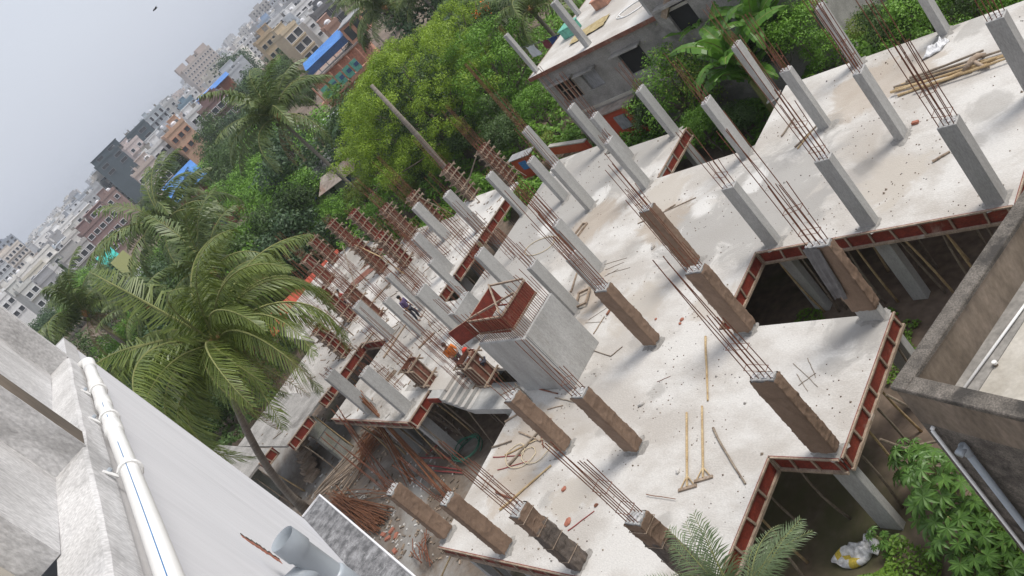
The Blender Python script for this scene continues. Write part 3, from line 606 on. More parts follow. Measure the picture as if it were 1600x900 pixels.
# ------------------------------------------------------------------ things lying on the slab
def lying(name, u, v, u2, v2, rad, mat, label, cat='bamboo pole', group=None, z=SZ, bend=0.0, seed=1, taper=.75):
    a = at(u, v, z); b = at(u2, v2, z); n = 7; r = random.Random(seed); pts = []; rs = []
    sd = (b-a).cross(Vector((0, 0, 1))).normalized()
    for i_ in range(n):
        f = i_/(n-1); p = a+(b-a)*f+sd*(bend*math.sin(f*math.pi)+r.uniform(-.01, .01)); pts.append(p+Vector((0, 0, rad*1.02))); rs.append(rad*(1-(1-taper)*f)*(1.1 if i_ % 2 == 0 else .98))
    o = MB().tube([p-a for p in pts], rs, n=7).build(name, mat); o.location = a; return tag(o, label, cat, group)
lying('bamboo_pole', 1103, 527, 1107, 627, .035, 'bamboo', 'single bamboo lying on the slab below the recess corner column')
lying('wooden_pole', 1115, 670, 1166, 757, .035, 'bamboo_grey', 'grey weathered pole lying right of the bamboo hoes', bend=.03)
def hoe(u, v, u2, v2, label):
    a = at(u, v); b = at(u2, v2); t = thing('bamboo_hoe', label, 'tool', a, group='two bamboo screeds side by side'); d = b-a; dn = d.normalized()
    MB().tube([(0, 0, .04), d*.5+Vector((0, 0, .045)), d+Vector((0, 0, .05))], [.032, .036, .032], n=7).build('handle', 'bamboo', t)
    sdv = Vector((-dn.y, dn.x, 0)); MB().bar(d-sdv*.28+Vector((0, 0, .03)), d+sdv*.28+dn*.06+Vector((0, 0, .03)), .09, .05).build('blade', 'timber', t)
    for s_ in (-1, 1): MB().tube([d*.86+Vector((0, 0, .05)), d+sdv*.2*s_+Vector((0, 0, .05))], .018, n=5).build('brace', 'bamboo', t)
hoe(1074, 646, 1075, 762, 'left bamboo handled screed lying on the slab'); hoe(1098, 636, 1100, 748, 'right bamboo handled screed lying on the slab')
# bamboo pile top right
ends = [(1398, 138, 1532, 100), (1401, 143, 1545, 104), (1395, 149, 1560, 96), (1404, 151, 1520, 113), (1418, 131, 1600, 72), (1430, 145, 1600, 88), (1410, 134, 1570, 88), (1445, 140, 1600, 80), (1425, 127, 1540, 84)]
for k, e in enumerate(ends):
    o = lying('bamboo_pole', *e, .045, 'bamboo' if k % 4 else 'bamboo_grey', 'long yellow bamboo in the tied pile at the upper right', group='tied pile of bamboos', seed=k, bend=.05*(k % 3-1)); o.location.z += .05*(k % 3)
a = at(1525, 104); t = thing('bamboo_binding', 'knotted sacking tie round the bamboo pile', 'tie', a)
MB().tube([(-.35, -.2, .08), (-.1, -.15, .22), (0, 0, .26), (.1, .25, .2), (.2, .45, .05)], [.05, .09, .11, .09, .05], n=8).build('knot', 'timber', t, smooth=True)
MB().tube([(0, 0, .22), (.3, -.25, .1), (.5, -.35, .05)], [.08, .06, .03], n=7).build('tail', 'timber', t, smooth=True)
lying('bamboo_pole', 1222, 214, 1241, 186, .035, 'bamboo_grey', 'shorter crossed bamboo left of the grey column foot')
lying('bamboo_pole', 1243, 231, 1276, 198, .035, 'bamboo_grey', 'short bamboo resting against the grey column foot')
lying('bamboo_pole', 1247, 233, 1270, 204, .03, 'bamboo', 'lighter short bamboo touching the grey column foot', seed=3)
lying('timber_piece', 1458, 254, 1485, 238, .04, 'timber', 'short timber offcuts left of the big grey column', cat='timber')
lying('timber_piece', 997, 350, 1088, 309, .022, 'timber', 'thin timber lying behind the paired brown wrapped columns', cat='timber')
lying('timber_piece', 1040, 330, 1056, 320, .03, 'timber', 'short pale timber beside the brown wrapped column head', cat='timber')
lying('timber_piece', 893, 457, 903, 425, .04, 'timber', 'timber batten leaning flat between the grey columns', cat='timber')
lying('timber_piece', 928, 522, 945, 495, .022, 'timber', 'thin stick by the corner of the lift shaft', cat='timber')
lying('dark_pipe', 949, 493, 958, 479, .045, 'rust', 'short dark rusty pipe right of the lift shaft', cat='pipe')
lying('bamboo_pole', 865, 512, 955, 557, .02, 'bamboo_grey', 'thin bent stick from the lift shaft wall onto the slab', bend=.15)
lying('timber_piece', 955, 557, 973, 542, .02, 'bamboo_grey', 'short stick near the foot of the lift shaft', cat='timber')
lying('bamboo_pole', 782, 798, 862, 728, .04, 'bamboo', 'bamboo with a forked end left of the sacking column')
lying('bamboo_pole', 796, 728, 842, 676, .05, 'bamboo_grey', 'thick brown pole below the wrapped column', seed=8)
lying('bamboo_pole', 790, 712, 838, 688, .03, 'bamboo', 'thin bamboo lying near the looped rope')
lying('red_rod', 888, 830, 929, 799, .018, 'red_steel', 'thin dark red rod on the slab right of the sacking column', cat='rod')
lying('red_rod', 771, 715, 815, 712, .02, 'red_steel', 'dark red flat bar at the slab edge near the rope', cat='rod')
lying('red_rod', 778, 735, 826, 721, .018, 'red_steel', 'second dark red bar just below the rope', cat='rod')
lying('thin_rod', 1010, 773, 1056, 780, .012, 'rust_orange', 'thin rusty rods poking from the dark sacked column head', cat='rod', z=SZ+.05)
lying('thin_rod', 1027, 597, 1048, 588, .010, 'rust', 'small bent rod lying alone mid slab', cat='rod')
for k, (u, v, u2, v2) in enumerate([(940, 415, 980, 403), (946, 422, 975, 410), (950, 428, 985, 418), (945, 432, 966, 421), (915, 505, 945, 503), (920, 500, 950, 480), (1240, 568, 1278, 605), (1245, 585, 1262, 612), (1262, 560, 1275, 590), (1248, 603, 1275, 583)]):
    lying('twig', u, v, u2, v2, .010, 'bamboo_grey', 'thin dry twig among the scattered twigs on the slab', cat='twig', group='scattered dry twigs', seed=k)
def frame(u, v, rz, lab, sx=.28, sy=.42):
    t = thing('column_yoke', lab, 'frame', at(u, v)+Vector((0, 0, .0)), rz)
    for a, b in (((-sx, -sy), (sx, -sy)), ((sx, -sy), (sx, sy)), ((sx, sy), (-sx, sy)), ((-sx, sy), (-sx, -sy))): MB().bar((*a, .05), (*b, .05), .05, .08).build('side', 'timber', t)
    return t
frame(911, 466, .3, 'wooden column yoke frame beside the grey column foot'); frame(907, 361, -.2, 'narrow wooden yoke frame on the grey part of the slab', .16, .42)
o = frame(913, 469, .35, 'second wooden yoke frame lying under the first'); o.location.z += .08
frame(610, 590, -.3, 'small wooden yoke frame on the grey slab near the palm', .12, .4)
t = thing('half_brick', 'red half brick beside the grey column foot', 'brick', at(1431, 193)); MB().box(-.11, .11, -.06, .06, 0, .09).build('brick', 'brick', t, bevel=.012)
for k, (u, v, l) in enumerate([(1001, 543, 'left'), (1004, 632, 'lower')]): pass
def lump(name, u, v, s_, mat, label, cat, seed, flat=.5, z=SZ):
    r = random.Random(seed); m_ = MB(); m_.disc_ball((0, 0, s_*flat*.6), s_, (1, .7, flat), 9, 6)
    m_.v = [tuple(Vector(p)*(1+.35*noise.noise(Vector(p)*(1.6/s_)+Vector((seed*3, 0, 0))))) for p in m_.v]
    o = m_.build(name, mat, merge=True); o.location = at(u, v, z); o.rotation_euler = (0, 0, r.uniform(0, 6)); return tag(o, label, cat)
lump('brick_piece', 1066, 500, .09, 'brick', 'small brick fragment right of the brown wrapped column', 'brick', 1)
lump('brick_piece', 1063, 506, .07, 'brick', 'smaller of the two brick fragments mid slab', 'brick', 2)
lump('brick_piece', 1025, 499, .06, 'brick', 'lone tiny brick chip mid slab', 'brick', 3)
lump('concrete_lump', 1021, 387, .13, 'slab', 'round pale lump of dried mortar on the slab', 'mortar', 4)
lump('concrete_lump', 1003, 632, .12, 'slab_grey', 'light mortar lump beside a brown smear', 'mortar', 5)
lump('concrete_lump', 1060, 737, .10, 'slab', 'small mortar lump left of the bamboo hoe blades', 'mortar', 6)
lump('brick_piece', 888, 816, .16, 'brick', 'flat brown brick piece right of the sacking column', 'brick', 7, .25)
lump('brick_piece', 882, 765, .10, 'brick', 'brown fragment on the slab below the wrapped column', 'brick', 8)
lump('brick_piece', 915, 534, .12, 'brick', 'pinkish brick at the corner of the lift shaft foot', 'brick', 9)
lump('brick_piece', 932, 790, .08, 'rust', 'dark fragment beside the thin red rod', 'brick', 19)
SCR = [(782, 618, 812, 604), (806, 600, 832, 628), (822, 640, 862, 655), (790, 660, 822, 640), (800, 630, 806, 600), (836, 606, 872, 616), (856, 640, 880, 634), (770, 700, 800, 690), (840, 660, 850, 700), (812, 676, 846, 690), (868, 622, 905, 630), (776, 770, 800, 780)]
for k, e in enumerate(SCR): lying('timber_scrap', *e, .035 if k % 2 else .022, ('timber', 'bamboo_grey', 'brown_ply')[k % 3], ['nearest', 'second', 'third', 'fourth', 'fifth', 'sixth', 'seventh', 'eighth', 'ninth', 'tenth', 'eleventh', 'last'][k]+' timber scrap in the litter counted from the lift shaft foot', cat='timber', group='timber scraps by the lift shaft', seed=k)
# rope
rp = []; r = random.Random(3); c = at(822, 712)
for k in range(70):
    f = k/69; a = f*15; rad = .35+.30*math.sin(f*7)+.5*f; rp.append((math.cos(a)*rad*.9+f*1.2-.6, math.sin(a)*rad*.7, .03+.03*(k % 3)/3+.02*math.sin(k)))
o = MB().tube(rp, .016, n=5).build('rope', 'rope', smooth=True); o.location = c; tag(o, 'pale looped rope on the slab left of the wrapped columns', 'rope')
rp = []; c = at(845, 385)
for k in range(40): f = k/39; a = f*7; rp.append((math.cos(a)*1.3*(1-f*.3), math.sin(a)*.55, .03))
o = MB().tube(rp, .018, n=5).build('rope', 'rope', smooth=True); o.location = c; tag(o, 'pale hose loop on the slab among the grey columns', 'hose')
# white bag
m_ = MB(); m_.disc_ball((0, 0, .06), .45, (1.2, .5, .14), 22, 14); m_.v = [(p[0]*(1+.9*noise.noise(Vector(p)*3)), p[1]*(1+.9*noise.noise(Vector(p)*3+Vector((4, 0, 0)))), max(.005, p[2]*(1+2.5*noise.noise(Vector(p)*9)))) for p in m_.v]
o = m_.build('plastic_bag', 'white_bag', merge=True, smooth=True); o.location = at(1469, 72); o.rotation_euler = (0, 0, .9); tag(o, 'crumpled white plastic sheet on the slab at the top right', 'bag')
m_ = MB(); m_.disc_ball((0, 0, .1), .52, (1.25, .62, .25), 26, 16); m_.v = [(p[0]*(1+.8*noise.noise(Vector(p)*2.5)), p[1]*(1+.9*noise.noise(Vector(p)*2.5+Vector((4, 0, 0)))), max(.01, p[2]*(1+1.8*noise.noise(Vector(p)*6)))) for p in m_.v]
o = m_.mesh('sack', ['white_bag', 'yellow_print'], merge=True, smooth=True)
for p in o.polygons:
    if noise.noise(p.center*3.1) > .28: p.material_index = 1
o = link('cement_bag', o, loc=at(1352, 862, 0), rot=(0, 0, .6)); tag(o, 'torn white and yellow plastic sack on the soil by the date palm', 'sack')
# small grit and chips (uncountable)
gm = MB(); r = random.Random(12)
for k in range(6000):
    x, y = r.uniform(-35, -10), r.uniform(6.1, 28)
    if not inpoly(x, y, main_poly): continue
    if noise.noise(Vector((x*.5, y*.5, 1))) < r.uniform(-.25, .45): continue
    s_ = r.uniform(.010, .038)*(1 if r.random() < .93 else 1.7); a = r.uniform(0, 3); ca, sa = math.cos(a)*s_, math.sin(a)*s_*.7
    gm.add([(x+ca, y+sa, SZ), (x-sa, y+ca, SZ), (x-ca, y-sa, SZ), (x+sa, y-ca, SZ), (x, y, SZ+s_*1.1)], [(0, 1, 4), (1, 2, 4), (2, 3, 4), (3, 0, 4)]); gm.mi[-4:] = [k % 3]*4
tag(gm.build('grit', ['cement_plaster', 'brown_stain', 'bamboo_grey']), 'scattered grit, splinters and mortar crumbs on the slabs', 'grit', kind='stuff')
gm = MB()
for k in range(900):
    x, y = r.uniform(-60, -35), r.uniform(9.5, 27)
    if not (inpoly(x, y, west_poly) or (k % 2 and -50 < x < -44 and y < 13)): continue
    s_ = r.uniform(.03, .12)*(1 if r.random() < .8 else 3); a = r.gauss(.8, .9); gm.bar((x-math.cos(a)*s_, y-math.sin(a)*s_, SZ+.02), (x+math.cos(a)*s_, y+math.sin(a)*s_, SZ+.02), .045, .035); gm.mi[-6:] = [k % 3]*6
tag(gm.build('rubble', ['bamboo_grey', 'timber', 'slab_grey']), 'wood scraps and rubble strewn over the far slab', 'rubble', kind='stuff')
# far slab clutter
for k, (u, v, u2, v2, lab) in enumerate([(600, 560, 640, 500, 'timber plank on the far slab by the shuttered block'), (655, 545, 680, 520, 'pale plank lying left of the stair'), (585, 470, 612, 440, 'plank among scraps under the thin grey column'), (530, 520, 560, 470, 'plank lying by the man in red'), (566, 545, 585, 520, 'short plank near the notch of the far slab')]):
    lying('plank', u, v, u2, v2, .05, 'timber', lab, cat='plank', seed=k)
t = thing('plywood_sheet', 'brown plywood sheet lying flat by the red shutter notch', 'board', at(567, 432)); MB().box(-1.1, 1.1, -.55, .55, .02, .04).build('sheet', 'brown_ply', t); t.rotation_euler = (0, 0, .8)
# leaning scaffold bamboos
def pole3(a, b, rad, mat, label, name='bamboo_pole', cat='bamboo pole', bend=.1):
    a = Vector(a); b = Vector(b); mid = (a+b)/2+Vector((bend, 0, bend*.5)); return tag(MB().tube([a, mid, b], rad, n=6).build(name, mat), label, cat)
pole3(at(720, 320), at(744, 245, 5.9)+Vector((0, 0, 0)), .035, 'bamboo_grey', 'long bamboo leaning on the top shuttered column')
pole3((-44.2, 21.5, SZ), (-47.8, 22.4, 5.6), .04, 'bamboo', 'crooked orange bamboo leaning across two red shuttered columns', bend=.3)
pole3((-47.5, 19.5, SZ), (-51, 23.2, 5.4), .035, 'bamboo_grey', 'thin bamboo leaning on the far red pair', bend=.2)
# scaffold by palm
t = thing('timber_scaffold', 'small timber scaffold of posts and rungs beside the shuttered column near the palm', 'scaffold', (-45.8, 16.6, SZ))
for x, y in ((-.5, -.4), (.5, -.4), (.5, .4), (-.5, .4)): MB().bar((x, y, 0), (x*1.02, y, 2.3), .06, .06).build('post', 'timber', t)
for z in (.5, 1.0, 1.5, 2.0): MB().bar((-.6, -.44, z), (.6, -.44, z), .05, .05).build('rung', 'timber', t); MB().bar((.54, -.5, z+.06), (.54, .5, z+.06), .05, .05).build('rung', 'timber', t)
# rebars starting directly from the far slab
k = 0
for (u, v, lab) in [(540, 440, 'upright rods without concrete on the white far slab'), (575, 400, 'rod bundle beside the shutter notch'), (615, 440, 'rod bundle beside the rag heap'), (500, 490, 'rod bundle nearest the red awning'), (660, 400, 'rod bundle left of the pale grey column'), (690, 490, 'rod bundle between the wide wall and the slot'), (700, 560, 'rod bundle in front of the worker'), (765, 430, 'rod bundle above the lowest dark slot'), (640, 560, 'rod bundle over the grey slab patch'), (590, 520, 'rod bundle behind the grey column at the notch'), (735, 600, 'rod bundle next to the stair block'), (805, 400, 'rod bundle at the left rim of the big slab'), (555, 425, 'rod bundle on the white slab near its far edge'), (520, 455, 'rod bundle by the awning side of the far slab'), (630, 395, 'rod bundle right of the third shuttered column'), (560, 465, 'rod bundle between the two brown shuttered columns'), (600, 500, 'rod bundle left of the man in the purple shirt'), (670, 450, 'rod bundle beside the small square shutter'), (535, 412, 'rod bundle at the shutter notch corner'), (700, 400, 'rod bundle at the middle red shutter'), (625, 610, 'rod bundle in front of the chipped grey column'), (770, 380, 'second rod bundle at the left rim of the big slab')]:
    p = at(u, v); t = thing('rebar_bundle', lab, 'rebars', p); rebars(t, .35, .6, .05, (2, 4, 1.9, 3.0) if k % 2 else (3, 3, 1.6, 3.2), k+50); k += 1

# ------------------------------------------------------------------ courtyard clutter
def rod_fan(name, a, b, spread, n, mat, label, seed, z=.05, hgt=.35, ln=1.0):
    r = random.Random(seed); m_ = MB(); a = Vector(a); b = Vector(b); d = b-a; sd = d.cross(Vector((0, 0, 1))).normalized()
    for k_ in range(n):
        o1 = sd*r.gauss(0, spread*.35)+Vector((0, 0, abs(r.gauss(0, hgt)))); o2 = sd*r.gauss(0, spread)+Vector((0, 0, abs(r.gauss(0, hgt*.4))))
        s0 = r.uniform(0, .12); s1 = r.uniform(.85, 1)*ln; p = a+d*s0+o1; q = a+d*s1+o2; mid = (p+q)/2+Vector((0, 0, r.uniform(0, .25)))+sd*r.uniform(-.1, .1)
        m_.tube([p-a, mid-a, q-a], .022, n=4)
    o = m_.build(name, mat); o.location = a; return tag(o, label, 'rebars')
rod_fan('rod_pile', at(528, 782, .1), at(605, 818, .1), .75, 75, 'rust_orange', 'fanned heap of rusty cut rods on the yard floor beside the mouldy ledge', 1)
rod_fan('rod_pile', at(612, 668, .1), at(560, 712, .1), .9, 55, 'rust_orange', 'rusty rod heap behind, near the brick stack', 2)
rod_fan('rod_pile', at(676, 888, .1), at(660, 840, .1), .3, 10, 'rust', 'thin rods lying at the bottom of the yard', 3)
for k_, (a, b, n_, lab) in enumerate([(at(640, 752, .1), at(574, 630, 3.4), 10, 'long rusty rods leaning up against the thin red shutter'), (at(700, 772, .1), at(577, 630, 3.6), 10, 'second bundle of rusty rods crossing the shutter to the right'), (at(605, 758, .1), at(540, 655, 3.3), 5, 'few dark rods leaning left of the rusty bundles')]):
    r = random.Random(k_); m_ = MB()
    for j in range(n_):
        o1 = Vector((r.uniform(-.35, .35), r.uniform(-.3, .3), 0)); o2 = Vector((r.uniform(-.12, .12), r.uniform(-.12, .12), r.uniform(-.2, .5))); d = b+o2-a-o1
        m_.tube([a+o1, a+o1+d*.5+Vector((0, 0, -.12)), a+o1+d*r.uniform(1.0, 1.15)], .022, n=4)
    tag(m_.build('leaning_rods', 'rust_orange' if k_ < 2 else 'rust'), lab, 'rebars')
t = thing('batten_pile', 'pile of pale sawn battens on the yard between the rod heaps', 'timber', at(545, 745, 0)); r = random.Random(9)
for j in range(14):
    a = Vector((r.uniform(-1.4, 1.2), r.uniform(-.8, .8), .05+.05*j*.6)); ang = r.gauss(1.05, .25); L = r.uniform(.8, 1.7); MB().bar(a-Vector((math.cos(ang), math.sin(ang), 0))*L, a+Vector((math.cos(ang), math.sin(ang), r.uniform(-.05, .1)))*L, .07, .05).build('batten', 'timber', t)
t = thing('crate_stack', 'stacked row of wooden shutter panels between palm trunk and rod heap', 'panels', at(490, 745, 0)); r = random.Random(2)
for j in range(7):
    q = Vector((-.9*j*.62, .62*j*.5, 0)); z = .25+.1*(j % 2)+.16*j*.5
    m_ = MB(); m_.box(q.x-.42, q.x+.42, q.y-.42, q.y+.42, z-.25, z); m_.box(q.x-.3, q.x+.3, q.y-.3, q.y+.3, z+.002, z+.05); m_.build('panel', 'timber', t, bevel=.02)
for k_, (u, v, lab) in enumerate([(600, 836, 'nearest'), (607, 842, 'pale'), (613, 830, 'flat'), (620, 838, 'upper'), (618, 862, 'lone')]):
    t = thing('yard_brick', f'{lab} brick of the few scattered on the mud beside the rod heap', 'brick', at(u, v, 0), k_*.7); MB().box(-.16, .16, -.09, .09, 0, .1).build('brick', 'brick', t, bevel=.012)
r = random.Random(31); m_ = MB()
for j in range(700):
    u, v = r.uniform(470, 720), r.uniform(620, 880); p = at(u, v, 0); s_ = r.uniform(.03, .13); a = r.uniform(0, 3.1)
    if -34 > p.x or p.y < 12:
        m_.bar(p+Vector((-math.cos(a)*s_, -math.sin(a)*s_, .03)), p+Vector((math.cos(a)*s_, math.sin(a)*s_, .03)), .07, .06); m_.mi[-6:] = [j % 3]*6
tag(m_.build('yard_rubble', ['brown_stain', 'timber', 'slab_grey']), 'brick chips and wood scraps over the muddy yard', 'rubble', kind='stuff')
rp = []; c = at(735, 705, 0)
for k_ in range(110): f = k_/109; a = f*30; rp.append((math.cos(a)*(.8+.15*math.sin(a*.37)), math.sin(a)*(.65+.12*math.sin(a*.53)), .05+.3*abs(math.sin(a*.21))))
o = MB().tube(rp, .022, n=5).build('hose_coil', 'hose_green', smooth=True); o.location = c; tag(o, 'coil of dark green hose on the yard near the slab edge', 'hose')
for k_, (u, v, u2, v2, lab) in enumerate([(655, 716, 710, 716, 'upper'), (660, 726, 722, 735, 'middle'), (680, 736, 724, 740, 'lower'), (666, 712, 690, 690, 'short')]):
    lying('steel_prop', u, v, u2, v2, .035, 'red_steel', f'{lab} dark red steel prop lying beside the hose coil', cat='steel prop', z=.05)
t = thing('wooden_stand', 'pale bamboo trestle leg leaning at the bottom slab edge', 'bamboo pole', at(690, 900, 0)); MB().tube([(0, 0, 0), at(707, 862, 1.9)-at(690, 900, 0)], .035, n=6).build('pole', 'bamboo', t)

# ------------------------------------------------------------------ own building: facade on the left
DD = Vector((-.9727, .2323, 0)); NN = Vector((.2323, .9727, 0))
def fac(s, n, z): return DD*s+NN*n+Vector((0, 0, CAMZ+z))
def fbox(mb, s0, s1, n0, n1, z0, z1):
    v = [fac(s, n, z) for z in (z0, z1) for (s, n) in ((s0, n0), (s1, n0), (s1, n1), (s0, n1))]
    return mb.add(v, [(0,1,2,3),(7,6,5,4),(0,4,5,1),(1,5,6,2),(2,6,7,3),(3,7,4,0)])
O0 = Vector((0, 0, 0))
t = thing('white_building', 'white painted building wall on the left with a weathered band, seen from above', 'building', (0, 0, 0)); ZB = -CAMZ
fbox(MB(), -6, 10.02, -5, -.722, ZB, -1.02).build('wall', 'white_wall', t)
# band: level top and upright face with a hand-made crooked edge
m_ = MB(); n = 60; r = random.Random(2); prev = None; vs = []
for k in range(n+1):
    s = -2+10.5*k/n; e = .012*noise.noise(Vector((s*2.2, 0, 0)))+.006*noise.noise(Vector((s*9, 0, 0)))
    z = -.868+.004*math.sin(s*3); zs = [(-.93, z), (-.705+e-.012, z+.004), (-.70+e, z-.012), (-.70, z-.06), (-.70, -1.02), (-.93, -1.02)]
    vs += [fac(s, a, b) for a, b in zs]
fs = []
for k in range(n):
    for j in range(6): a = k*6+j; b = k*6+(j+1) % 6; fs.append((a, b, b+6, a+6))
fs += [tuple(range(6)), tuple(n*6+j for j in range(6))[::-1]]
m_.add(vs, fs); m_.build('band', 'dirty_white', t)
fbox(MB(), 8.502, 10.02, -5, -.705, -1.018, -.86).build('band_end', 'dirty_white', t)
# upper wall with openings
fbox(MB(), 5.85, 8.47, -1.9, -.902, -.866, 2.5).build('upper_wall', 'dirty_white', t)
fbox(MB(), 8.47, 8.62, -3.2, -.703, -.864, 2.5).build('end_fin', 'dirty_white', t)
fbox(MB(), 4.95, 5.30, -1.3, -.706, -.866, 2.5).build('fin', 'brown_stain', t)
fbox(MB(), 4.93, 4.952, -1.3, -.702, -.866, 2.5).build('fin_face', 'dirty_white', t)
fbox(MB(), 3.75, 4.928, -1.4, -.905, -.866, 2.5).build('upper_wall', 'dirty_white', t)
fbox(MB(), 3.2, 3.748, -2.2, -1.05, -.866, 2.5).build('recess_wall', 'beige_plaster', t)
fbox(MB(), 5.302, 5.848, -2.6, -1.9, -.866, 2.5).build('balcony_wall', 'cement_plaster', t)
for k, (s, n_, z, c_, nm, lb, ct) in enumerate([(5.65, -1.0, -.86, 'teal_sheet', 'folded_sheet', 'turquoise folded sheet in the gap of the white building', 'sheet'), (5.60, -.93, -.86, 'blue_sheet', 'small_bucket', 'small blue tub beside the turquoise sheet', 'tub'), (5.45, -.88, -.86, 'green_paint', 'green_lump', 'green plant tuft at the corner of the band', 'plant')]):
    m_ = MB()
    if k == 1: m_.tube([(0, 0, .003), (0, 0, .10)], [.035, .05], n=12)
    else:
        m_.disc_ball((0, 0, .045 if k == 2 else .08), .045 if k == 2 else .09, (1.2, .8, .9), 10, 7); m_.v = [tuple(Vector(p)*(1+.3*noise.noise(Vector(p)*30))) for p in m_.v]
    o = m_.build(nm, c_, merge=True, smooth=(k != 0)); o.location = fac(s, n_, z); tag(o, lb, ct)
# conduit pipe with sleeves, clamps, blue line
t = thing('white_pipe', 'thick white plastic pipe with a blue line running along the weathered band', 'pipe', fac(3, -.63, -1.0))
def fl(s, n, z): return fac(s, n, z)-fac(3, -.63, -1.0)
def pz(s): return -1.035+.012*math.sin(s*.9)+(.018*(s-3)/5)
def pn(s): return -.628+.01*math.sin(s*.7)
S_ = [1+.25*k for k in range(29)]
MB().tube([fl(s, pn(s), pz(s)) for s in S_], .046, n=20).build('tube', 'pvc_white', t, smooth=True)
MB().tube([fl(8.0, pn(8), pz(8)), fl(8.3, -.63, pz(8)), fl(8.42, -.66, pz(8)), fl(8.47, -.72, pz(8))], [.051, .053, .050, .047], n=18).build('elbow', 'pvc_white', t, smooth=True)
for s in (5.6, 6.4, 7.2): MB().tube([fl(s-.12, pn(s), pz(s)), fl(s-.1, pn(s), pz(s)), fl(s+.1, pn(s), pz(s)), fl(s+.12, pn(s), pz(s))], [.049, .0535, .0535, .049], n=20).build('sleeve', 'pvc_white', t, smooth=True)
for s in (4.55, 5.9, 6.9):
    pts = [fl(s, pn(s)+.054*math.cos(a), pz(s)+.054*math.sin(a)) for a in [math.pi*(-.45+1.3*k/10) for k in range(11)]]; m_ = MB()
    m_.tube([fl(s, -.70, pz(s)-.05)]+pts+[fl(s, -.70, pz(s)+.10)], .010, n=6); c = m_.build('clamp', 'pvc_white', t)
    for zz in (-.055, .075): MB().tube([fl(s, -.70, pz(s)+zz), fl(s+.02, -.672, pz(s)+zz)], .012, n=6).build('screw', 'pvc_grey', c)
for (s0, s1) in ((1.2, 4.62), (4.68, 5.05), (5.75, 5.85), (6.1, 6.25)):
    m_ = MB(); kk = [s0+(s1-s0)*j/12 for j in range(13)]; an = math.radians(66)
    m_.tube([fl(s, pn(s)+.0457*math.cos(an), pz(s)+.0457*math.sin(an)) for s in kk], .0022, n=5); m_.build('blue_stripe', 'blue_line', t)
# grey vent pipe
tip = (5.24, -.545, -2.16)
t = thing('grey_vent_pipe', 'grey plastic pipe tee with an open mouth on the white wall', 'pipe', fac(*tip))
def fv(s, n, z): return fac(s, n, z)-fac(*tip)
m_ = MB(); rr = .062; t.scale = (1.36, 1.36, 1.36)
m_.tube([(0, 0, 0), (0, 0, -.03), (0, 0, -.10), (0, 0, -.11), (0, 0, -.30), (0, 0, -.31)], [.066, .068, .068, .060, .060, .060], n=26, cap=False); m_.tube([(0, 0, 0), (0, 0, -.02), (0, 0, -.14)], [.066, .054, .052], n=26, cap=False)
m_.tube([(0, 0, -.14), (0, 0, -.141)], [.052, .001], n=26, cap=False); m_.build('socket', 'pvc_grey', t, smooth=True)
MB().tube([(0, 0, -.30), (0, 0, -.32), (0, 0, -.42), (0, 0, -.44)], [.061, .070, .070, .061], n=26).build('collar', 'pvc_grey', t, smooth=True)
MB().tube([(0, 0, -.44), (0, 0, -.55), (0, 0, -.56), (0, 0, -.62), (0, 0, -.64), (0, 0, -6)], [.058, .058, .068, .068, .056, .056], n=26).build('lower_tube', 'pvc_grey', t, smooth=True)
MB().tube([(0, 0, -.22), fv(5.24, -.62, -2.36), fv(5.24, -.72, -2.34)], [.055, .062, .062], n=22).build('branch', 'pvc_grey', t, smooth=True)
MB().tube([fv(5.24, -.69, -2.34), fv(5.24, -.715, -2.34)], [.066, .07], n=22).build('rubber_ring', 'rust', t)
def patch(pts_, n_, mt, nm):
    m_ = MB(); q = [fv(a, n_, b)/t.scale.x for a, b in pts_]; k_ = len(q); m_.add(q+[p-NN*.012 for p in q], [tuple(range(k_))]+[(i_, (i_+1) % k_, (i_+1) % k_+k_, i_+k_) for i_ in range(k_)]); m_.build(nm, mt, t)
r = random.Random(6); up_ = []; lo_ = []
for k in range(22):
    f = k/21; s = 5.70+.08*f; z = -2.12-.36*f; w_ = .045*math.sin(math.pi*min(1, f*.7+.12))+.014; up_.append((s+w_*r.uniform(.3, 1.3), z)); lo_.append((s-w_*r.uniform(.3, 1.3), z))
patch(up_+lo_[::-1], -.719, 'brick', 'exposed_brick')
patch([(a-.012+r.uniform(-.006, .006), z) for a, z in up_]+[(a+.014+r.uniform(-.012, .012), z) for a, z in up_[::-1]], -.716, 'old_concrete', 'broken_plaster_edge')
# sun shade ledge
t = thing('window_ledge', 'black and white mouldy concrete ledge sticking out of the white wall', 'ledge', fac(7, -.72, -4.2))
def fc(s, n, z): return fac(s, n, z)-fac(7, -.72, -4.2)
A = [(10.08, -.721), (10.10, -.416), (7.28, -.357), (2.5, -.27), (2.5, -.721)]
m_ = MB(); vs = [fc(a, b, -4.2) for a, b in A]+[fc(a, b, -4.28) for a, b in A]; m_.add(vs, [(0, 1, 2, 3, 4), (9, 8, 7, 6, 5)]+[(i_, i_+5, (i_+1) % 5+5, (i_+1) % 5) for i_ in range(5)]); m_.build('slab', 'mouldy', t)
m_ = MB(); m_.tube([fc(10.1, -.72, -4.195), fc(10.115, -.41, -4.195), fc(7.28, -.352, -4.195), fc(2.5, -.265, -4.195)], .014, n=5); m_.build('rim', 'white_wall', t)

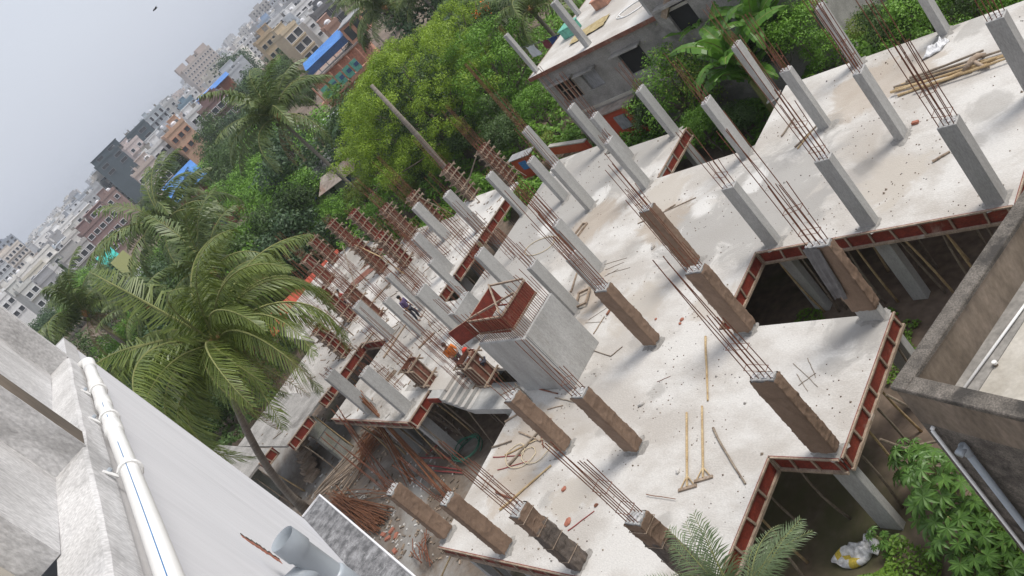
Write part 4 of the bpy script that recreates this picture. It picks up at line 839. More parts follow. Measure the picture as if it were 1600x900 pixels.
# ------------------------------------------------------------------ dark rendered building at lower right
zc = 9.0; c0 = at(1389, 604, zc); c1 = at(1590, 309, zc); ex = (c1-c0).normalized(); ey = Vector((ex.y, -ex.x, 0))   # ex along far edge, ey inward (to the right)
t = thing('parapet_building', 'dark weathered building with a flat parapet roof at the right edge', 'building', c0)
def rb(mb, a0, a1, b0, b1, z0, z1):
    v = [ex*a+ey*b+Vector((0, 0, z-zc)) for z in (z0, z1) for (a, b) in ((a0, b0), (a1, b0), (a1, b1), (a0, b1))]
    return mb.add(v, [(0,1,2,3),(7,6,5,4),(0,4,5,1),(1,5,6,2),(2,6,7,3),(3,7,4,0)])
rb(MB(), .03, 12, .03, 9, 0, 8.1).build('wall', 'old_concrete', t)
rb(MB(), .03, 12, .03, .24, 8.1, 8.9).build('parapet', 'brown_stain', t); rb(MB(), .03, .24, .241, 9, 8.1, 8.9).build('parapet', 'brown_stain', t)
m_ = MB(); m_2 = [(0, 12.05, 0, .27), (0, .27, .27, 9)]
for q in m_2: rb(m_, q[0], q[1], q[2]+(.001 if q[2] else 0), q[3], 8.9, zc)
m_.build('coping', 'old_concrete', t, bevel=.015)
rb(MB(), .24, 12, .24, 9, 8.101, 8.14).build('roof_floor', 'beige_plaster', t)
m_ = MB(); rb(m_, .24, 12, .24, .62, 8.141, 8.16); m_.build('floor_gutter', 'cement_plaster', t)
def rp3(a, b, z): return ex*a+ey*b+Vector((0, 0, z-zc))
tp = thing('roof_pipe', 'thin white pipe lying across the roof floor of the dark building', 'pipe', at(1500, 615, 8.2)); MB().tube([(0, 0, 0), at(1600, 478, 8.2)-at(1500, 615, 8.2), (at(1600, 478, 8.2)-at(1500, 615, 8.2))*2], .022, n=10).build('tube', 'pvc_white', tp, smooth=True)
tp = thing('pipe_stub', 'small brown and white pipe stub standing on the roof floor', 'pipe', at(1557, 571, 8.14)); MB().tube([(0, 0, 0), (0, 0, .05)], .03, n=12).build('base', 'brown_stain', tp); MB().tube([(0, 0, .05), (0, 0, .09)], .036, n=12).build('cap', 'pvc_white', tp)
tp = thing('roof_disc', 'round pale cement disc on the roof floor', 'cover', at(1592, 620, 8.14)); MB().tube([(0, 0, 0), (0, 0, .02)], .22, n=28).build('disc', 'beige_plaster', tp)
# drain pipes on its wall (along the near face, fixed to plane a=0)
def onface(u, v, off=.0):      # photo point on the near wall plane a=.03-off
    d = ray(u, v); P0 = c0+ex*(.03-off)-Vector((0, 0, CAMZ)); k_ = P0.dot(ex)/d.dot(ex); return Vector((d.x*k_, d.y*k_, CAMZ+d.z*k_))
a = onface(1508, 702, .09); tp = thing('drain_pipe', 'thick grey drain pipe with a capped elbow on the dark wall', 'pipe', a)
MB().tube([(0, 0, 0), (0, 0, -9)], .055, n=18).build('tube', 'pvc_grey', tp, smooth=True); MB().tube([(0, 0, .10), (0, 0, .0), (0, 0, -.12), (0, 0, -.13)], [.06, .066, .066, .056], n=18).build('collar', 'pvc_grey', tp, smooth=True)
MB().tube([(0, 0, .05), -ex*.10+Vector((0, 0, .05)), -ex*.14+Vector((0, 0, .05))], [.06, .066, .064], n=18).build('cap', 'pvc_grey', tp, smooth=True)
a = onface(1457, 673, .05); tp = thing('conduit_pipe', 'slim white pipe running down left of the thick grey drain pipe', 'pipe', a)
MB().tube([(0, 0, 0), (0, 0, -9)], .028, n=12).build('tube', 'pvc_white', tp, smooth=True); MB().tube([(0, 0, .02), ex*.06+Vector((0, 0, .03))], .032, n=12).build('elbow', 'pvc_white', tp, smooth=True)
# ------------------------------------------------------------------ grey plastered house behind the site
Y0 = 32.6; hx0 = -37.1; hz = 6.4
t = thing('plastered_house', 'unpainted grey plastered two storey house with column stubs on its roof', 'house', (hx0, Y0, 0))
def H3(x, y, z): return (x-hx0, y-Y0, z)
def hbox(mb, x0, x1, y0, y1, z0, z1): return mb.box(x0-hx0, x1-hx0, y0-Y0, y1-Y0, z0, z1)
def wall_with_holes(x0, x1, z0, z1, holes, y0, y1, nm='wall', mat='cement_plaster'):
    xs = sorted({x0, x1, *[h[0] for h in holes], *[h[1] for h in holes]}); zs = sorted({z0, z1, *[h[2] for h in holes], *[h[3] for h in holes]}); m_ = MB()
    for a, b in zip(xs, xs[1:]):
        for c, d in zip(zs, zs[1:]):
            if any(h[0] <= (a+b)/2 <= h[1] and h[2] <= (c+d)/2 <= h[3] for h in holes): continue
            hbox(m_, a, b, y0, y1, c, d)
    return m_.build(nm, mat, t, merge=True)
def win_px(u0, v0, u1, v1):    # photo: top-left corner and bottom-right corner of opening
    a = aty(u0, v0, Y0); b = aty(u1, v1, Y0); return [min(a.x, b.x), max(a.x, b.x), min(a.z, b.z), max(a.z, b.z)]
W1 = win_px(873, 138, 912, 158); W2 = win_px(912, 118, 945, 135); W3 = win_px(976, 90, 1013, 103)
def fixw(cx, cz, w_, h_): return [cx-w_/2, cx+w_/2, cz-h_/2, cz+h_/2]
def wc(u, v, w_=1.3, h_=1.3): p = aty(u, v, Y0); return fixw(p.x, p.z, w_, h_)
W1 = wc(895, 147, 1.5, 1.35); W2 = wc(928, 126, 1.15, 1.1); W3 = wc(995, 97, 1.6, 1.35)
W1[2:], W2[2:], W3[2:] = [4.0, 5.3], [4.1, 5.2], [3.95, 5.3]
wall_with_holes(hx0, -27.6, 0, hz-.16, [W1, W2, W3], Y0, Y0+.22)
hbox(MB(), hx0, hx0+.2, Y0+.221, 42.79, 0, hz-.16).build('wall', 'cement_plaster', t); hbox(MB(), hx0, -21, 42.8, 43, 0, hz-.16).build('wall', 'cement_plaster', t)
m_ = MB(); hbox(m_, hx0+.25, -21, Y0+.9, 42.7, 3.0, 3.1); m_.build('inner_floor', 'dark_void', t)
for k, W in enumerate((W1, W2, W3)):
    m_ = MB(); hbox(m_, W[0]-.22, W[1]+.22, Y0-.42, Y0-.002, W[3]+.10, W[3]+.19); m_.build('sunshade', 'cement_plaster', t, bevel=.01)
    m_ = MB()
    if k == 0:
        for j in range(5): x = W[0]+.1+(W[1]-W[0]-.2)*j/4; hbox(m_, x-.035, x+.035, Y0+.04, Y0+.10, W[2], W[3])
        hbox(m_, W[0], W[1], Y0+.101, Y0+.14, (W[2]+W[3])/2, (W[2]+W[3])/2+.06); m_.build('timber_window', 'timber', t)
    else:
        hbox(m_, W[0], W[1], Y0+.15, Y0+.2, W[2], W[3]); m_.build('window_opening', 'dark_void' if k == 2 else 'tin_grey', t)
m_ = MB(); hbox(m_, W1[0]-.5, -27.6, Y0-.06, Y0-.002, 3.02, 3.2); m_.build('floor_band', 'beige_plaster', t)
m_ = MB(); hbox(m_, hx0-.25, -21, Y0-.3, 43.2, hz-.159, hz); m_.build('roof_slab', 'slab', t)
m_ = MB(); hbox(m_, hx0-.26, -27.3, Y0-.33, Y0-.302, hz-.22, hz+.02); m_.build('shutter_edge', 'brown_ply', t)
m_ = MB(); hbox(m_, hx0-.29, hx0-.252, Y0-.33, 43, hz-.2, hz+.02); m_.build('shutter_edge', 'timber', t)
# taller right part
V4 = aty(1086, 42, Y0); W4 = [V4.x-.6, V4.x+.75, 5.1, 6.6]; W5 = [-23.6, -22.6, 7.1, 8.3]
wall_with_holes(-27.59, -20.6, 0, 9.6, [W4, W5], Y0-.35, Y0-.1)
hbox(MB(), -20.85, -20.6, Y0-.099, 43, 0, 9.6).build('wall', 'cement_plaster', t); hbox(MB(), -27.59, -27.35, Y0-.099, 43, hz+.001, 9.6).build('wall', 'cement_plaster', t)
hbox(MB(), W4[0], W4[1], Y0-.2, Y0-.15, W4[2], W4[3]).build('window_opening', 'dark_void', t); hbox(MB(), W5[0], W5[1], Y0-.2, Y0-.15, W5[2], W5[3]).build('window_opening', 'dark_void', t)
m_ = MB(); hbox(m_, W4[0]-.25, W4[1]+.25, Y0-.85, Y0-.352, W4[3]+.08, W4[3]+.2); m_.build('sunshade', 'cement_plaster', t)
m_ = MB(); m_.bar(H3(-27.0, Y0-.45, 6.2), H3(-25.9, Y0-.45, 7.2), .22, .3); m_.build('pipe_box', 'timber', t)
for k, (x, y, h_, w_) in enumerate([(-36.9, 32.75, 2.7, .26), (-32.6, 32.8, 2.9, .34), (-27.9, 32.8, 3.0, .34), (-36.8, 38.0, 2.7, .26), (-32.8, 38.2, 2.7, .26)]):
    s_ = link('column_stub', MB().box(-w_/2, w_/2, -w_/2, w_/2, 0, h_).mesh('column_stub', 'concrete', bevel=.01), t, loc=H3(x, y, hz+.001))
    for q in range(4): link('rebar', bar_mesh(.6, q % 3), s_, loc=(w_*.3*(1 if q % 2 else -1), w_*.3*(1 if q > 1 else -1), h_-.02))
m_ = MB(); r = random.Random(7)
vs = []; fs = []
for a in range(11):
    for b in range(6): vs.append((a*.26, b*.24, .05+.05*noise.noise(Vector((a*.6, b*.6, 0)))))
for a in range(10):
    for b in range(5): k = a*6+b; fs.append((k, k+6, k+7, k+1))
m_.add(vs, fs); o = m_.build('straw_mat', 'straw', smooth=True); o.location = (-34.9, 33.9, hz+.03); o.rotation_euler = (0, 0, .15); tag(o, 'yellowish straw mat drying on the grey house roof', 'mat')
rp = [(math.cos(a)*(.9+.2*math.sin(a*2.3)), math.sin(a)*.6, .03) for a in [k*.35 for k in range(44)]]
o = MB().tube(rp, .03, n=5).build('hose', 'pvc_white', smooth=True); o.location = (-30.4, 34.6, hz); tag(o, 'white hose looped on the grey house roof', 'hose')
for k, (x, y, mt, lb) in enumerate([(-35.7, 35.6, 'teal_panel', 'greenish box on the grey house roof'), (-34.2, 37.4, 'terracotta', 'terracotta box on the grey house roof'), (-37.6, 41.5, 'cloth_maroon', 'maroon bundle at the far corner of the grey house roof')]):
    m_ = MB(); m_.box(-.5, .5, -.4, .4, 0, .55); m_.box(-.54, .54, -.44, .44, .551, .62); o = m_.build('storage_box', mt, bevel=.03); o.location = (x, y, hz); tag(o, lb, 'box')
# clothes line
cl = thing('clothes_line', 'clothes line with blue, maroon and white laundry left of the grey house', 'clothes line', far(836, 68, 56))
a = far(812, 75, 58)-cl.location; b = far(885, 45, 54)-cl.location; MB().tube([a, (a+b)/2+Vector((0, 0, -.2)), b], .012, n=4).build('line', 'pvc_dark', cl)
for k, (f, wd, ht, mt) in enumerate([(.18, .9, .8, 'cloth_white'), (.5, .7, .6, 'cloth_maroon'), (.66, .9, .9, 'cloth_blue'), (.82, .7, .7, 'cloth_blue')]):
    p = a+(b-a)*f; dn = (b-a).normalized(); vs = []; fs = []
    for i_ in range(7):
        for j in range(6): vs.append(p+dn*(wd*(i_/6-.5))+Vector((.06*math.sin(i_*1.6+j), .06*math.cos(i_*2.1), -ht*j/5-.15+.03*math.sin(i_*2))))
    for i_ in range(6):
        for j in range(5): q = i_*6+j; fs.append((q, q+6, q+7, q+1))
    m_ = MB(); m_.add(vs, fs); m_.add([v_+Vector((.01, .01, 0)) for v_ in vs], [f_[::-1] for f_ in fs]); m_.build('cloth', mt, cl, smooth=True)
# small brick red things near the weeds at the back edge
def low_wall(u, v, u2, v2, z, h_, mat, label):
    a = at(u, v, z); b = at(u2, v2, z); t_ = thing('low_wall', label, 'wall', a); d = b-a; MB().bar(Vector((0, 0, h_/2)), d+Vector((0, 0, h_/2)), .2, h_).build('wall', mat, t_); MB().bar(Vector((0, 0, h_+.04)), d+Vector((0, 0, h_+.04)), .28, .08).build('capping', 'beige_plaster', t_)
low_wall(868, 240, 925, 232, 1.2, .6, 'red_paint', 'red painted low wall behind the grey slab corner')
t = thing('red_hut', 'small red hut wall with a blue window in the weeds', 'hut', at(838, 272, .5)); t.scale = (.7, .7, .7); MB().box(-1.6, 1.2, -.1, .1, 0, 2.2).build('wall', 'red_paint', t); MB().box(-.7, .3, -.16, -.105, .9, 1.8).build('window', 'blue_sheet', t); MB().box(-1.8, 1.4, -.3, .8, 2.22, 2.3).build('roof', 'tin_grey', t)
t = thing('red_hut', 'red shed with pale shutters below the grey house', 'hut', at(985, 215, .8)); MB().box(-1.4, 1.6, -.1, .1, 0, 2.0).build('wall', 'red_paint', t); MB().box(.1, .9, -.16, -.105, .7, 1.6).build('window', 'tin_grey', t); MB().box(-1.6, 1.8, -.3, .8, 2.02, 2.1).build('roof', 'tin', t)

# ------------------------------------------------------------------ leaves
def leaf_obj(name, P, size, mat, seed, parent=None, up=.55, elong=2.0, N=None, sizevar=.5):
    g = np.random.default_rng(seed); n = len(P); P = np.asarray(P, float)
    nr = g.normal(size=(n, 3)); nr[:, 2] += up*2
    if N is not None: nr = nr*.55+np.asarray(N)*1.2
    nr /= np.linalg.norm(nr, axis=1)[:, None]
    t_ = g.normal(size=(n, 3)); t_ -= nr*(t_*nr).sum(1)[:, None]; t_ /= np.linalg.norm(t_, axis=1)[:, None]; b_ = np.cross(nr, t_)
    s_ = size*(1-sizevar/2+sizevar*g.random(n))[:, None]
    V = np.empty((n, 4, 3)); V[:, 0] = P-t_*s_*.5; V[:, 1] = P+b_*s_/elong*.5+nr*s_*.08; V[:, 2] = P+t_*s_*.5; V[:, 3] = P-b_*s_/elong*.5+nr*s_*.08
    me = bpy.data.meshes.new(name); me.vertices.add(n*4); me.vertices.foreach_set('co', V.reshape(-1)); me.loops.add(n*4); me.loops.foreach_set('vertex_index', np.arange(n*4, dtype=np.int32))
    me.polygons.add(n); me.polygons.foreach_set('loop_start', np.arange(0, n*4, 4, dtype=np.int32)); me.polygons.foreach_set('loop_total', np.full(n, 4, dtype=np.int32))
    me.materials.append(MAT[mat]); me.update(calc_edges=True)
    if parent == 'mesh': return me
    return link(name, me, parent)
def clump_points(cent, rad, per, g, flat=.75, shell=.55):
    out = []; nrm = []
    for c, r_ in zip(cent, rad):
        k = max(6, int(per*r_*r_)); d = g.normal(size=(k, 3)); d[:, 2] = d[:, 2]*.9+.25; d /= np.linalg.norm(d, axis=1)[:, None]
        rr = r_*(shell+(1-shell)*g.random(k)**.6)*(1+.18*g.normal(size=k)); q = d*rr[:, None]; q[:, 2] *= flat; out.append(c+q); nrm.append(d)
    return np.concatenate(out), np.concatenate(nrm)
def crown_mesh(name, R_, Hc, nclump, cr, per, leaf, mat, seed, flat=.75, hollow=.5):
    """crown whose centre sits at z=0"""
    g = np.random.default_rng(seed); d = g.normal(size=(nclump, 3)); d /= np.linalg.norm(d, axis=1)[:, None]
    rr = (hollow+(1-hollow)*g.random(nclump)**.5); c = d*rr[:, None]*np.array([R_, R_, Hc]); c[:, :2] *= (1+.22*g.normal(size=(nclump, 1)))
    rad = cr*(.55+.9*g.random(nclump)); P, Nn = clump_points(c, rad, per, g, flat)
    return leaf_obj(name, P, leaf, mat, seed+1, 'mesh', N=Nn), c
def trunk_mesh(H, r0, cent, seed, lim=7, dz=0):
    r = random.Random(seed); m_ = MB(); b = .25
    top = Vector((r.uniform(-.3, .3), r.uniform(-.3, .3), H)); m_.tube([(0, 0, -.1), (b*r.uniform(-1, 1), b*r.uniform(-1, 1), H*.3), (top.x*.6, top.y*.6, H*.65), top], [r0*1.25, r0, r0*.8, r0*.45], n=8)
    for k in range(min(lim, len(cent))):
        c = Vector(cent[k])+Vector((0, 0, dz)); s_ = Vector((top.x*.5, top.y*.5, H*r.uniform(.45, .85))); m_.tube([s_, (s_+c)/2+Vector((0, 0, -.2)), c], [r0*.4, r0*.28, r0*.1], n=6)
    return m_.mesh('trunk', 'bark', smooth=True)
KINDS = {}
for nm, mt, seed, R_, Hc, ncl, cr, leaf, per in [('dark', 'leaf_dark', 11, 3.4, 2.6, 46, 1.15, .34, 95), ('mid', 'leaf_mid', 22, 3.2, 2.5, 42, 1.1, .32, 95), ('blue', 'leaf_blue', 33, 3.3, 3.0, 44, 1.1, .36, 85), ('yellow', 'leaf_yellow', 44, 2.8, 2.2, 34, 1.0, .32, 90), ('dark2', 'leaf_dark', 55, 3.0, 3.4, 48, 1.0, .32, 90)]:
    cm, cc = crown_mesh('crown', R_, Hc, ncl, cr, per, leaf, mt, seed); KINDS[nm] = (cm, trunk_mesh(4.2, .2, cc, seed, dz=5.0), Hc)
def tree(kind, x, y, zc, s, label, group=None, seed=0, name='leafy_tree', cat='tree'):
    cm, tm, Hc = KINDS[kind]; t_ = thing(name, label, cat, (x, y, 0), seed*1.7, group)
    c = link('crown', cm, t_, loc=(0, 0, zc)); c.scale = (s, s, s*.95); k = (zc-.3*s)/5.0
    q = link('trunk', tm, t_); q.scale = (s*.9, s*.9, max(.2, k)); return t_
def tree_px(kind, u, v, zc, rpx, label, group=None, seed=0):
    p = at(u, v, zc); D = (p-Vector((0, 0, CAMZ))).length; return tree(kind, p.x, p.y, zc, rpx*D/FPX/3.6, label, group, seed)
# the big bright tree with feathery clumps
p = at(652, 150, 6.2)
def big_tree(p, R_, Hc, ncl, cr, per, leaf, mat, label, seed, zc, hollow=.62, flat=.8):
    t_ = thing('leafy_tree', label, 'tree', (p.x, p.y, 0)); cm, cc = crown_mesh('crown', R_, Hc, ncl, cr, per, leaf, mat, seed, flat=flat, hollow=hollow)
    link('crown', cm, t_, loc=(0, 0, zc)); link('trunk', trunk_mesh(zc*.8, .26, cc, seed, lim=22, dz=zc), t_); return t_
t = big_tree(at(655, 160, 6.4), 5.9, 4.6, 480, .52, 620, .135, 'leaf_bright', 'big yellow green feathery tree behind the bare palm trunk', 71, 6.4, hollow=.84)
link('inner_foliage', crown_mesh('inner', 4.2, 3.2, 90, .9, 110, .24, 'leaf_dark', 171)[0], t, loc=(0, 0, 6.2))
big_tree(at(598, 225, 4.2), 3.0, 2.7, 150, .5, 560, .14, 'leaf_bright', 'lower lobe tree of yellow green feathery leaves left of the bare palm trunk', 72, 4.2)
big_tree(at(760, 110, 5.2), 3.4, 3.2, 150, .6, 420, .16, 'leaf_mid', 'mid green tree between the feathery tree and the laundry', 73, 5.2)
big_tree(at(715, 60, 6), 3.2, 3.0, 150, .5, 520, .15, 'leaf_bright', 'yellow green treetop below the black tarpaulin hut', 74, 6)
big_tree(at(1055, 135, 3.2), 2.0, 2.1, 70, .5, 380, .14, 'leaf_mid', 'leafy bush in front of the grey house', 75, 3.2, hollow=.2)
m_pts = np.random.default_rng(4); 
# bushes and trees: (kind,u,v,z,rpx,label)
T = [('mid', 470, 300, 3.2, 42, 'round mid green bush left of the hut roof'), ('dark', 405, 250, 4.5, 45, 'dark leafy tree under the upper palm crown'), ('dark2', 345, 215, 5, 40, 'dark tree mass left of the blue roofed long shed'), ('dark', 300, 250, 5, 36, 'dark green tree beyond the orange hearted palm'),
 ('mid', 470, 350, 2.6, 38, 'bright bush above the far red shuttered pair'), ('mid', 525, 330, 2.4, 34, 'bush covered with creepers behind the red shuttered columns'), ('yellow', 560, 300, 2.2, 30, 'yellowish bush beside the leaning palm trunk'), ('dark', 420, 350, 3, 36, 'dark bush behind the upper end of the red awning'), ('dark2', 440, 395, 2.5, 34, 'dark bush touching the red awning'), ('mid', 380, 310, 4, 34, 'mid green tree near the rusty tin roof'),
 ('dark', 790, 205, 2.8, 34, 'dark bush between the grey house corner and the long rods'), ('mid', 830, 160, 3, 34, 'green bush left of the grey house wall'), ('dark2', 770, 175, 3.6, 30, 'dark tree behind the long rods'), ('yellow', 850, 225, 1.4, 26, 'yellow weeds beside the red hut'), ('mid', 895, 215, 1.2, 24, 'low weeds under the grey house wall'), ('dark', 720, 215, 3.2, 32, 'dark bush behind the top shuttered column'), ('dark', 660, 260, 2.6, 28, 'dark bush behind the bare palm trunk foot'), ('mid', 590, 330, 2.2, 30, 'green bush behind the fourth shuttered column'), ('yellow', 640, 300, 1.8, 24, 'light green bush between two shuttered columns'), ('mid', 740, 290, 1.6, 20, 'green bush by the slab corner under the pale grey column'),
 ('dark', 1205, 60, 3.4, 46, 'dark bush right of the banana plant'), ('mid', 1240, 40, 4, 44, 'green bush behind the back slab edge'), ('mid', 1290, 75, 2.4, 36, 'leafy bush between two columns at the back edge'), ('dark', 1390, 30, 3.2, 44, 'dark bush at the top behind the slab'), ('mid', 1440, 10, 3.6, 46, 'bright bush at the top edge of the photo'), ('yellow', 1350, 40, 2.6, 30, 'yellow green bush beside the tall back column'), ('dark2', 1500, -20, 3.6, 46, 'dark bush at the top right corner'), ('mid', 1540, -5, 2.5, 34, 'green bush near the top right rebars'),
 ('dark', 1010, 175, 2.2, 30, 'shaded bush against the grey house plinth'), ('mid', 1090, 190, 2.4, 30, 'bush between the red shutter stub and the banana'), ('dark', 1150, 185, 1.6, 30, 'dark bush below the banana leaves'),
 ('dark', 790, 15, 6, 44, 'dark tree behind the orange flowers'), ('blue', 740, 20, 5, 30, 'bluish tree near the black tarpaulin hut'), ('dark2', 700, -10, 6, 40, 'dark tree at the top edge left of the tarpaulin hut'), ('dark', 560, 70, 6, 20, 'dark tree right of the terracotta building'), ('dark', 530, 200, 5, 26, 'dark tree between the two palms in the middle'), ('mid', 555, 165, 5, 22, 'green tree at the left side of the feathery tree'),
 ('dark', 255, 610, 3.2, 60, 'dark leafy tree under the big palm by the white wall'), ('dark2', 300, 690, 1.8, 44, 'dark shrub with white flowers beside the white wall'), ('dark', 200, 560, 4, 46, 'dark tree below the lower left palm'), ('mid', 215, 500, 5, 34, 'green tree behind the lower left palm'), ('dark', 250, 430, 5, 36, 'dark tree between the lower left palm and the orange hearted palm'), ('mid', 370, 450, 3, 34, 'green tree behind the big palm near the rusty tin roof'), ('dark', 340, 420, 4, 30, 'dark tree behind the fronds of the big palm'), ('dark', 330, 640, 2, 40, 'dark shrub low under the big palm'), ('dark2', 130, 560, 5, 40, 'dark tree at the end of the white building'), ('blue', 70, 520, 5, 26, 'bluish tree above the white building corner'), ('dark', 160, 450, 6, 22, 'dark tree in front of the green netted roof'), ('mid', 110, 480, 5, 20, 'small mid green tree at the left city edge'),
 ('dark', 395, 190, 5, 24, 'dark tree crown right of the orange house'), ('blue', 375, 110, 8, 34, 'bluish dark tree near the tall pink tower'), ('blue', 400, 140, 7, 34, 'dark tree below the tan houses'), ('dark', 440, 120, 6, 26, 'dark tree between tan houses and the terracotta building'), ('dark2', 455, 80, 6, 22, 'dark tree below the white stepped building'), ('mid', 360, 170, 6, 28, 'green tree above the upper palm'), ('dark', 320, 190, 6, 22, 'dark tree beside the brown framed house'), ('mid', 285, 215, 5, 20, 'green tree by the blue roof strip'), ('dark', 480, 150, 5, 20, 'dark tree left of the teal panels'), ('mid', 520, 145, 5, 16, 'small tree in front of the teal panels')]
for k, a in enumerate(T): tree_px(a[0], a[1], a[2], a[3], a[4], a[5], seed=k)
MARKS = [('upper palm', 432, 186), ('orange hearted palm', 262, 352), ('lower left palm', 130, 490), ('long blue sheet roof', 278, 275), ('pink tower', 306, 92), ('terracotta building', 530, 90), ('feathery tree', 650, 150), ('turquoise netting', 162, 396), ('orange house', 274, 202), ('white wall corner', 100, 550), ('cream block', 20, 400), ('huge dark block', 188, 240), ('tan houses', 435, 52), ('maroon long house', 152, 345)]
ORD = ['nearest', 'second', 'third', 'fourth', 'fifth', 'sixth', 'seventh', 'eighth', 'ninth', 'tenth', 'eleventh', 'twelfth', 'thirteenth', 'fourteenth', 'fifteenth', 'sixteenth']
def autolabel(items):
    """items: (thing, u, v, phrase): names each by its rank among the like things on one side of the closest landmark"""
    G_ = {}
    for t_, u, v, ph in items:
        d, nm, mu, mv = min((math.hypot(u-b, v-c), a, b, c) for a, b, c in MARKS)
        s_ = ('right of' if u > mu else 'left of') if abs(u-mu) > abs(v-mv) else ('below' if v > mv else 'above'); G_.setdefault((ph, s_, nm), []).append((d, t_))
    for (ph, s_, nm), L_ in G_.items():
        for k_, (d, t_) in enumerate(sorted(L_, key=lambda q: q[0])): t_['label'] = f'{ORD[min(k_, 15)]} {ph} {s_} the {nm}'
r = random.Random(77); items = []
for k in range(190):
    D = 75+330*r.random()**1.3; az = math.radians(r.uniform(-3, 52)); x, y = -D*math.cos(az), D*math.sin(az); z = r.uniform(3.2, 5.5); u, v = proj((x, y, z)); kd = r.choice(['dark', 'dark2', 'mid', 'blue', 'mid'])
    if (y < 30 and x > -62) or not (-20 < u < 760 and -20 < v < 600): continue
    if math.hypot(u-515, v-105) < 60: continue
    items.append((tree(kd, x, y, z, r.uniform(.8, 1.4), 'tree', 'trees of the leafy belt', seed=k), u, v, {'dark': 'dark', 'dark2': 'tall dark', 'mid': 'bright green', 'blue': 'bluish'}[kd]+' tree of the leafy belt'))
autolabel(items)
# creeping ground cover (uncountable)
g = np.random.default_rng(3)
def cover(name, x0, x1, y0, y1, n, size, mat, label, hmax=1.2, seed=0, excl=None, freq=.35):
    gg = np.random.default_rng(seed); X = gg.uniform(x0, x1, n); Y = gg.uniform(y0, y1, n); Z = np.empty(n); keep = np.ones(n, bool)
    for i_ in range(n):
        h_ = max(0, .35+noise.noise(Vector((X[i_]*freq, Y[i_]*freq, seed)))*1.1+noise.noise(Vector((X[i_]*1.3, Y[i_]*1.3, 5)))*.35)*hmax
        Z[i_] = h_*(.55+.45*gg.random())+.03
        if excl and excl(X[i_], Y[i_]): keep[i_] = False
        if h_ < .05: keep[i_] = False
    P = np.stack([X, Y, Z], 1)[keep]; o = leaf_obj(name, P, size, mat, seed+5, up=1.0); return tag(o, label, 'plants', kind='stuff')
cover('creepers', -66, -9, 28.6, 33, 52000, .24, 'leaf_mid', 'tangle of creepers and weeds behind the slabs', 1.7, 1, lambda x, y: (x > -37.3 and y > 32.3 and x < -20.4) or (x > -20.4 and y < 28.3))
cover('creepers', -20.2, -8, 28, 40, 26000, .26, 'leaf_mid', 'bushy weeds behind the top slab edge', 2.4, 7)
cover('creepers', -90, -37.5, 33, 62, 60000, .36, 'leaf_mid', 'green undergrowth between the trees', 2.3, 2)
cover('creepers', -110, -60, 10, 33, 42000, .36, 'leaf_dark', 'dark undergrowth beyond the far slab', 2.0, 3, lambda x, y: x > -62 and y > 17)
cover('weeds', -25.1, -20.3, 24.2, 28.6, 9000, .22, 'leaf_dark', 'weeds in the gap behind the banana plant', 1.0, 4)
cover('grass', -18, -8.5, 14.7, 18.6, 11000, .13, 'grass_leaf', 'grass and low weeds on the soil of the recess', .30, 5, lambda x, y: y > 18 or noise.noise(Vector((x*.8, y*.8, 0))) > .22)
cover('weeds', -12.9, -6.6, 6.6, 12.8, 26000, .12, 'grass_leaf', 'bright weeds round the castor plant', 1.0, 6, lambda x, y: (x < -11.2 and y > 9.6) or (x-c0.x)*ex.x+(y-c0.y)*ex.y > -.1 and (x-c0.x)*ey.x+(y-c0.y)*ey.y > -.1, freq=.8)

# ------------------------------------------------------------------ palms
def frond_mesh(L, droop, nleaf, lw, ll, mat, seed, fold=.5, mid='midrib', side=0.0, upward=.8, curl=1.0, rag=.15):
    r = random.Random(seed); m_ = MB(); pts = []; n = 16; ang = upward; p = Vector((0, 0, 0)); st = L/n
    for i_ in range(n+1):
        pts.append(p.copy()); f = i_/n; a = ang-droop*(f**1.25); p = p+Vector((math.cos(a)*st, side*f*st, math.sin(a)*st))
    m_.cur = 1; m_.tube(pts, [.045*(1-.85*i_/n)*(L/4.5) for i_ in range(n+1)], n=4, cap=False); m_.cur = 0
    for s_ in (-1, 1):
        for k in range(nleaf):
            f = .10+.90*(k+r.uniform(-.25, .25))/nleaf; f = min(max(f, 0), .999); i_ = int(f*n); q = pts[i_].lerp(pts[i_+1], f*n-i_); tg = (pts[i_+1]-pts[i_]).normalized()
            sd = tg.cross(Vector((0, 0, 1))).normalized()*s_; upv = sd.cross(tg)*s_*-1 if False else Vector((0, 0, 1))
            ln = ll*(math.sin(math.pi*min(1, f*.86+.12))**.55)*r.uniform(1-rag, 1+rag*.4); d = (sd*.9+tg*(.45+.5*f+r.uniform(-rag, rag)*.8)+Vector((0, 0, -fold*.35+r.uniform(-rag, rag)*.7))).normalized()
            e = q+d*ln*.5; tip = e+(d*.75+Vector((0, 0, -fold-r.uniform(0, .35)))).normalized()*ln*.5
            wv = tg*lw*.5
            m_.add([q-wv*.6, q+wv*.6, e+wv, e-wv, tip], [(0, 1, 2, 3), (3, 2, 4)])
    return m_.mesh('frond', [mat, mid])
FR = [frond_mesh(5.3, d, 76, .050, 1.3, 'palm_leaf', k, fold=f, side=s_, upward=u_, rag=.26) for k, (d, f, s_, u_) in enumerate([(1.9, 1.5, .2, 1.0), (2.4, 2.2, -.3, .8), (2.7, 2.8, .2, .55), (1.5, 1.1, -.2, 1.25), (2.5, 2.5, .35, .3), (2.0, 1.8, -.35, .7)])]
FRF = [frond_mesh(5.0, d, 44, .095, 1.3, 'palm_leaf_far', k+20, fold=f*1.6, side=s_, upward=u_, rag=.25) for k, (d, f, s_, u_) in enumerate([(1.5, .5, .1, 1.0), (1.9, .75, -.15, .8), (2.3, .95, .1, .5), (1.3, .35, -.08, 1.3)])]
